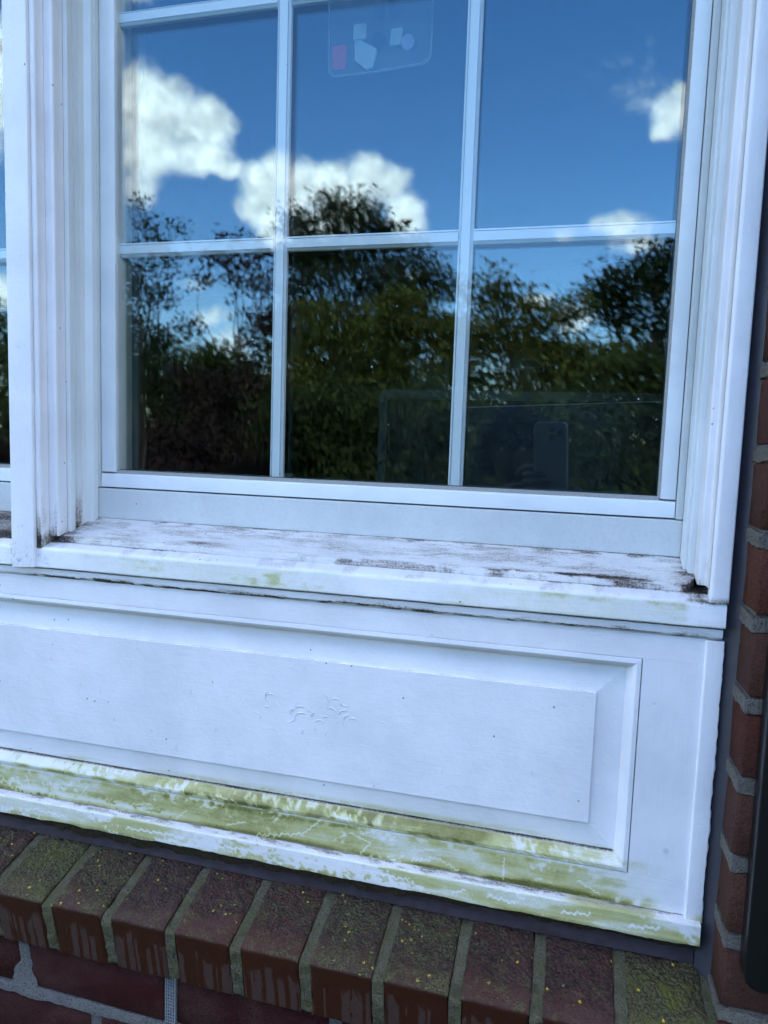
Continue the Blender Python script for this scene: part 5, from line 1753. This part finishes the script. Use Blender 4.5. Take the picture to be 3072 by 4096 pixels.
def skin_mesh(nodes, edges, root, sub=2):
    """nodes: list of (x,y,z,r); returns (V,F) of the grown surface"""
    me = bpy.data.meshes.new('tmp')
    me.from_pydata([n[:3] for n in nodes], edges, [])
    ob = bpy.data.objects.new('tmp', me)
    COL.objects.link(ob)
    md = ob.modifiers.new('s', 'SKIN')
    md.use_smooth_shade = True
    sv = me.skin_vertices[0].data
    for i, n in enumerate(nodes):
        r = n[3]
        sv[i].radius = (r, r) if not isinstance(r, tuple) else r
        sv[i].use_root = (i == root)
    sb = ob.modifiers.new('d', 'SUBSURF'); sb.levels = sub; sb.render_levels = sub
    dg = bpy.context.evaluated_depsgraph_get()
    ev = ob.evaluated_get(dg).to_mesh()
    V = [tuple(v.co) for v in ev.vertices]
    F = [tuple(p.vertices) for p in ev.polygons]
    ob.evaluated_get(dg).to_mesh_clear()
    bpy.data.objects.remove(ob)
    return V, F


# left (x-) hand grips the left side of the phone, right (x+) hand supports its lower right corner
ZS = 1.285
LH = Vector((-0.098, -0.050, 1.405)); RH = Vector((0.020, -0.055, 1.360))
NB = []
EB = []


def add(n, par=None):
    NB.append(n)
    if par is not None:
        EB.append((par, len(NB) - 1))
    return len(NB) - 1


pel = add((PX, PY, 0.86, (0.145, 0.10)))
wst = add((PX, PY - 0.005, 1.00, (0.125, 0.085)), pel)
chs = add((PX, PY - 0.01, 1.16, (0.130, 0.085)), wst)
nkb = add((PX - 0.02, PY - 0.01, 1.33, (0.065, 0.06)), chs)
nk = add((PX - 0.04, PY + 0.005, 1.40, 0.050), nkb)
for s, wrist, elb in ((-1, LH + Vector((-0.03, -0.05, -0.055)), Vector((-0.34, -0.27, 1.08))), (1, RH + Vector((0.03, -0.06, -0.05)), Vector((0.17, -0.27, 1.06)))):
    shd = add((PX + s * 0.155, PY - 0.01, ZS, 0.062), chs)
    ua = add(((PX + s * 0.19 + elb.x) / 2, (PY + elb.y) / 2 - 0.01, (ZS + elb.z) / 2, 0.052), shd)
    el = add((elb.x, elb.y, elb.z, 0.042), ua)
    mid = elb.lerp(wrist, 0.45)
    fa = add((mid.x, mid.y, mid.z, 0.037), el)
    wr = add((wrist.x, wrist.y, wrist.z, 0.025), fa)
for s in (-1, 1):
    hip = add((PX + s * 0.085, PY, 0.80, 0.088), pel)
    kn = add((PX + s * 0.10, PY + 0.01, 0.46, 0.058), hip)
    cf_ = add((PX + s * 0.105, PY - 0.01, 0.30, 0.052), kn)
    an = add((PX + s * 0.11, PY - 0.02, 0.085, 0.036), cf_)
    add((PX + s * 0.12, PY + 0.11, 0.035, 0.032), an)
bodyV, bodyF = skin_mesh(NB, EB, pel)
TORSO_V, TORSO_F = list(bodyV), list(bodyF)


def join(V, F, V2, F2):
    b = len(V)
    V += V2
    F += [tuple(i + b for i in f) for f in F2]


# hands: palm slab and five unequal bent fingers each
def hand(palm, across, up, inward, s):
    """palm centre, direction across the knuckles, direction of the fingers, direction the palm faces"""
    N = []; E_ = []
    def ad(p, r, par=None):
        N.append((p.x, p.y, p.z, r))
        if par is not None: E_.append((par, len(N) - 1))
        return len(N) - 1
    w = ad(palm - up * 0.055, (0.026, 0.017))
    p0 = ad(palm - up * 0.010, (0.036, 0.015), w)
    p1 = ad(palm + up * 0.022, (0.038, 0.013), p0)
    V, F = skin_mesh(N, E_, 0)
    for i, (o_, L_) in enumerate(((-0.030, 0.062), (-0.011, 0.072), (0.009, 0.068), (0.027, 0.054))):
        N = []; E_ = []
        b0 = palm + up * 0.020 + across * o_
        q0 = ad(b0, 0.0095)
        q1 = ad(b0 + up * L_ * 0.42 + inward * L_ * 0.10, 0.0090, q0)
        q2 = ad(b0 + up * L_ * 0.62 + inward * L_ * 0.42, 0.0082, q1)
        q3 = ad(b0 + up * L_ * 0.55 + inward * L_ * 0.72, 0.0072, q2)
        v2, f2 = skin_mesh(N, E_, 0)
        join(V, F, v2, f2)
    N = []; E_ = []
    b0 = palm - up * 0.022 - across * 0.030
    q0 = ad(b0, 0.012); q1 = ad(b0 - across * 0.020 + up * 0.022 + inward * 0.012, 0.0105, q0)
    q2 = ad(b0 - across * 0.020 + up * 0.045 + inward * 0.022, 0.0088, q1)
    v2, f2 = skin_mesh(N, E_, 0)
    join(V, F, v2, f2)
    return V, F


hV, hF = hand(LH + Vector((-0.016, -0.018, -0.008)), Vector((0.0, 0.15, -1)).normalized(), Vector((0.45, 0.85, 0.12)).normalized(), Vector((1, -0.15, 0)).normalized(), -1)
join(bodyV, bodyF, hV, hF)
hV, hF = hand(RH + Vector((0.010, -0.018, -0.010)), Vector((0, 0.15, -1)).normalized(), Vector((-0.45, 0.85, 0.2)).normalized(), Vector((-1, -0.15, 0)).normalized(), 1)
join(bodyV, bodyF, hV, hF)
# head with a face
HCN = Vector((-0.160, -0.430, 1.485))
V = []; F = []
nu, nv = 36, 28
for j in range(nv + 1):
    ph = math.pi * j / nv
    for i in range(nu):
        a = 2 * math.pi * i / nu
        x, y, z = math.sin(ph) * math.sin(a), math.sin(ph) * math.cos(a), math.cos(ph)     # y+ is the face
        X, Y, Z = x * 0.074, y * 0.092, z * 0.112
        if z < 0:
            X *= 1 + 0.30 * z; Y *= 1 + 0.10 * z
        if y > 0:
            Y += 0.020 * math.exp(-(x / 0.15) ** 2 - ((z + 0.14) / 0.16) ** 2)          # nose
            Y -= 0.010 * math.exp(-((abs(x) - 0.40) / 0.17) ** 2 - ((z - 0.02) / 0.12) ** 2)  # sockets
            Y += 0.006 * math.exp(-(x / 0.34) ** 2 - ((z + 0.46) / 0.07) ** 2)           # lips
            Y -= 0.004 * math.exp(-(x / 0.30) ** 2 - ((z + 0.43) / 0.018) ** 2)
            Y += 0.008 * math.exp(-(x / 0.30) ** 2 - ((z + 0.82) / 0.16) ** 2)           # chin
            Y += 0.004 * math.exp(-(x / 0.6) ** 2 - ((z - 0.20) / 0.08) ** 2)            # brow
        ear = math.exp(-((abs(x) - 0.98) / 0.12) ** 2 - ((z + 0.05) / 0.22) ** 2 - ((y + 0.05) / 0.22) ** 2)
        X += math.copysign(0.012 * ear, x)
        V.append((HCN.x + X, HCN.y + Y, HCN.z + Z))
for j in range(nv):
    for i in range(nu):
        k = (i + 1) % nu
        F.append((j * nu + i, (j + 1) * nu + i, (j + 1) * nu + k, j * nu + k))
join(bodyV, bodyF, V, F)
mesh_from('body', bodyV, bodyF, M_SKIN, per, True)
for s in (-1, 1):
    m = MB(); c = HCN + Vector((s * 0.029, 0.077, 0.004))
    for j in range(7):
        ph = math.pi * j / 6
        for i in range(10):
            a = 2 * math.pi * i / 10
            m.V.append((c.x + 0.011 * math.sin(ph) * math.cos(a), c.y + 0.009 * math.sin(ph) * math.sin(a), c.z + 0.0075 * math.cos(ph)))
    for j in range(6):
        for i in range(10):
            m.F.append([j * 10 + i, (j + 1) * 10 + i, (j + 1) * 10 + (i + 1) % 10, j * 10 + (i + 1) % 10])
    m.build('eye', M_EYE, per, smooth=True)
# full curly hair as many small locks over the skull
rr_ = random.Random(9)
m = MB()
for i in range(900):
    a = rr_.uniform(0, 2 * math.pi); z = rr_.uniform(-0.55, 1)
    q = math.sqrt(max(0, 1 - z * z))
    x, y = q * math.sin(a), q * math.cos(a)
    if y > 0.45 and z < 0.12:
        continue
    p = HCN + Vector((x * 0.084, y * 0.100 - 0.006, z * 0.118 + 0.002))
    q = p + Vector((x * 0.016 + rr_.gauss(0, .012), y * 0.016 + rr_.gauss(0, .012), z * 0.012 - 0.008 + rr_.gauss(0, .012)))
    m.tube(HCN + (p - HCN) * 0.80, p, 0.011, 0.010, 5, False)
    m.tube(p, q, 0.010, 0.004, 5, True)
m.build('hair', M_HAIR, per, smooth=True)
# sweater and trousers: shells a little outside the body
WR = [Vector(NB[9][:3]), Vector(NB[14][:3])]


def shell(name, mat, keep, amt):
    bm = bmesh.new()
    vs_ = [bm.verts.new(v) for v in TORSO_V]
    for f in TORSO_F:
        try:
            bm.faces.new([vs_[i] for i in f])
        except ValueError:
            pass
    bmesh.ops.recalc_face_normals(bm, faces=bm.faces)
    bm.normal_update()
    kill = [f for f in bm.faces if not keep(f.calc_center_median())]
    mv = [(v, v.normal.copy()) for v in bm.verts]
    for v, n in mv:
        v.co += n * amt
    bmesh.ops.delete(bm, geom=kill, context='FACES')
    me = bpy.data.meshes.new(name)
    bm.to_mesh(me); bm.free()
    me.materials.append(mat)
    me.polygons.foreach_set('use_smooth', [True] * len(me.polygons))
    me.transform(Matrix.Translation(-parent_world(per)))
    return link(bpy.data.objects.new(name, me), per)


shell('sweater', M_HOOD, lambda c: c.z > 0.80 and not (c.z > 1.375 and abs(c.x - PX + 0.03) < 0.09) and min((c - w).length for w in WR) > 0.045, 0.014)
shell('trousers', M_TROU, lambda c: 0.10 < c.z < 0.90, 0.009)
for s, j in ((-1, 18), (1, 23)):
    V, F = skin_mesh([(PX + s * 0.11, PY - 0.055, 0.048, 0.046), (PX + s * 0.113, PY + 0.03, 0.050, 0.048), (PX + s * 0.12, PY + 0.12, 0.040, 0.040)], [(0, 1), (1, 2)], 1)
    V = [(x, y, max(z, 0.002)) for x, y, z in V]
    mesh_from('shoe', V, F, M_SHOE, per, True)

# phone
ph = empty('phone', (-0.042, -0.020, 1.475), 'smartphone in a clear case with three lenses held up by the person', 'phone')
PM = Matrix.Translation(Vector((-0.0415, -0.020, 1.4745))) @ CAMROT.to_4x4()
PMI = Matrix.Translation(-Vector(ph.location))


def ph_plate(name, pts, z0, z1, mat, bev=0.0012):
    """local x right, y up, z towards the viewer of the screen; the back faces -z"""
    n = len(pts)
    V = [PM @ Vector((x, y, z0)) for x, y in pts] + [PM @ Vector((x, y, z1)) for x, y in pts]
    V = [tuple(v) for v in V]
    F = [tuple(range(n)), tuple(range(n, 2 * n))[::-1]] + [(i, n + i, n + (i + 1) % n, (i + 1) % n) for i in range(n)]
    o = mesh_from(name, V, F, mat, ph)
    bm = bmesh.new(); bm.from_mesh(o.data); bmesh.ops.recalc_face_normals(bm, faces=bm.faces); bm.to_mesh(o.data); bm.free()
    return o


def rr2(w, h, r, cx=0, cy=0): return [(x + cx, y + cy) for x, y in round_profile([(-w / 2, -h / 2), (w / 2, -h / 2), (w / 2, h / 2), (-w / 2, h / 2)], [r] * 4, 6)]
ph_plate('case', rr2(0.0776, 0.163, 0.013), -0.004, 0.0055, M_PHONE)
e = MB()
pr_ = [tuple(PM @ Vector((x, y, -0.0042))) for x, y in rr2(0.0765, 0.162, 0.013)]
for a, b in zip(pr_, pr_[1:] + pr_[:1]):
    e.tube(a, b, 0.0011, 0.0011, 6, False)
e.build('case_edge', M_PHONEL, ph, smooth=True)
ph_plate('camera_plate', rr2(0.040, 0.041, 0.010, 0.015, 0.056), -0.0062, -0.0041, M_PHONE)
for x, y in ((0.006, 0.066), (0.006, 0.046), (0.024, 0.056)):
    ph_plate('lens', [(x + 0.0078 * math.cos(a), y + 0.0078 * math.sin(a)) for a in np.linspace(0, 2 * math.pi, 20, endpoint=False)], -0.0085, -0.0063, M_PHONED)
ph_plate('screen', rr2(0.070, 0.155, 0.009), 0.0056, 0.006, M_PHONED)
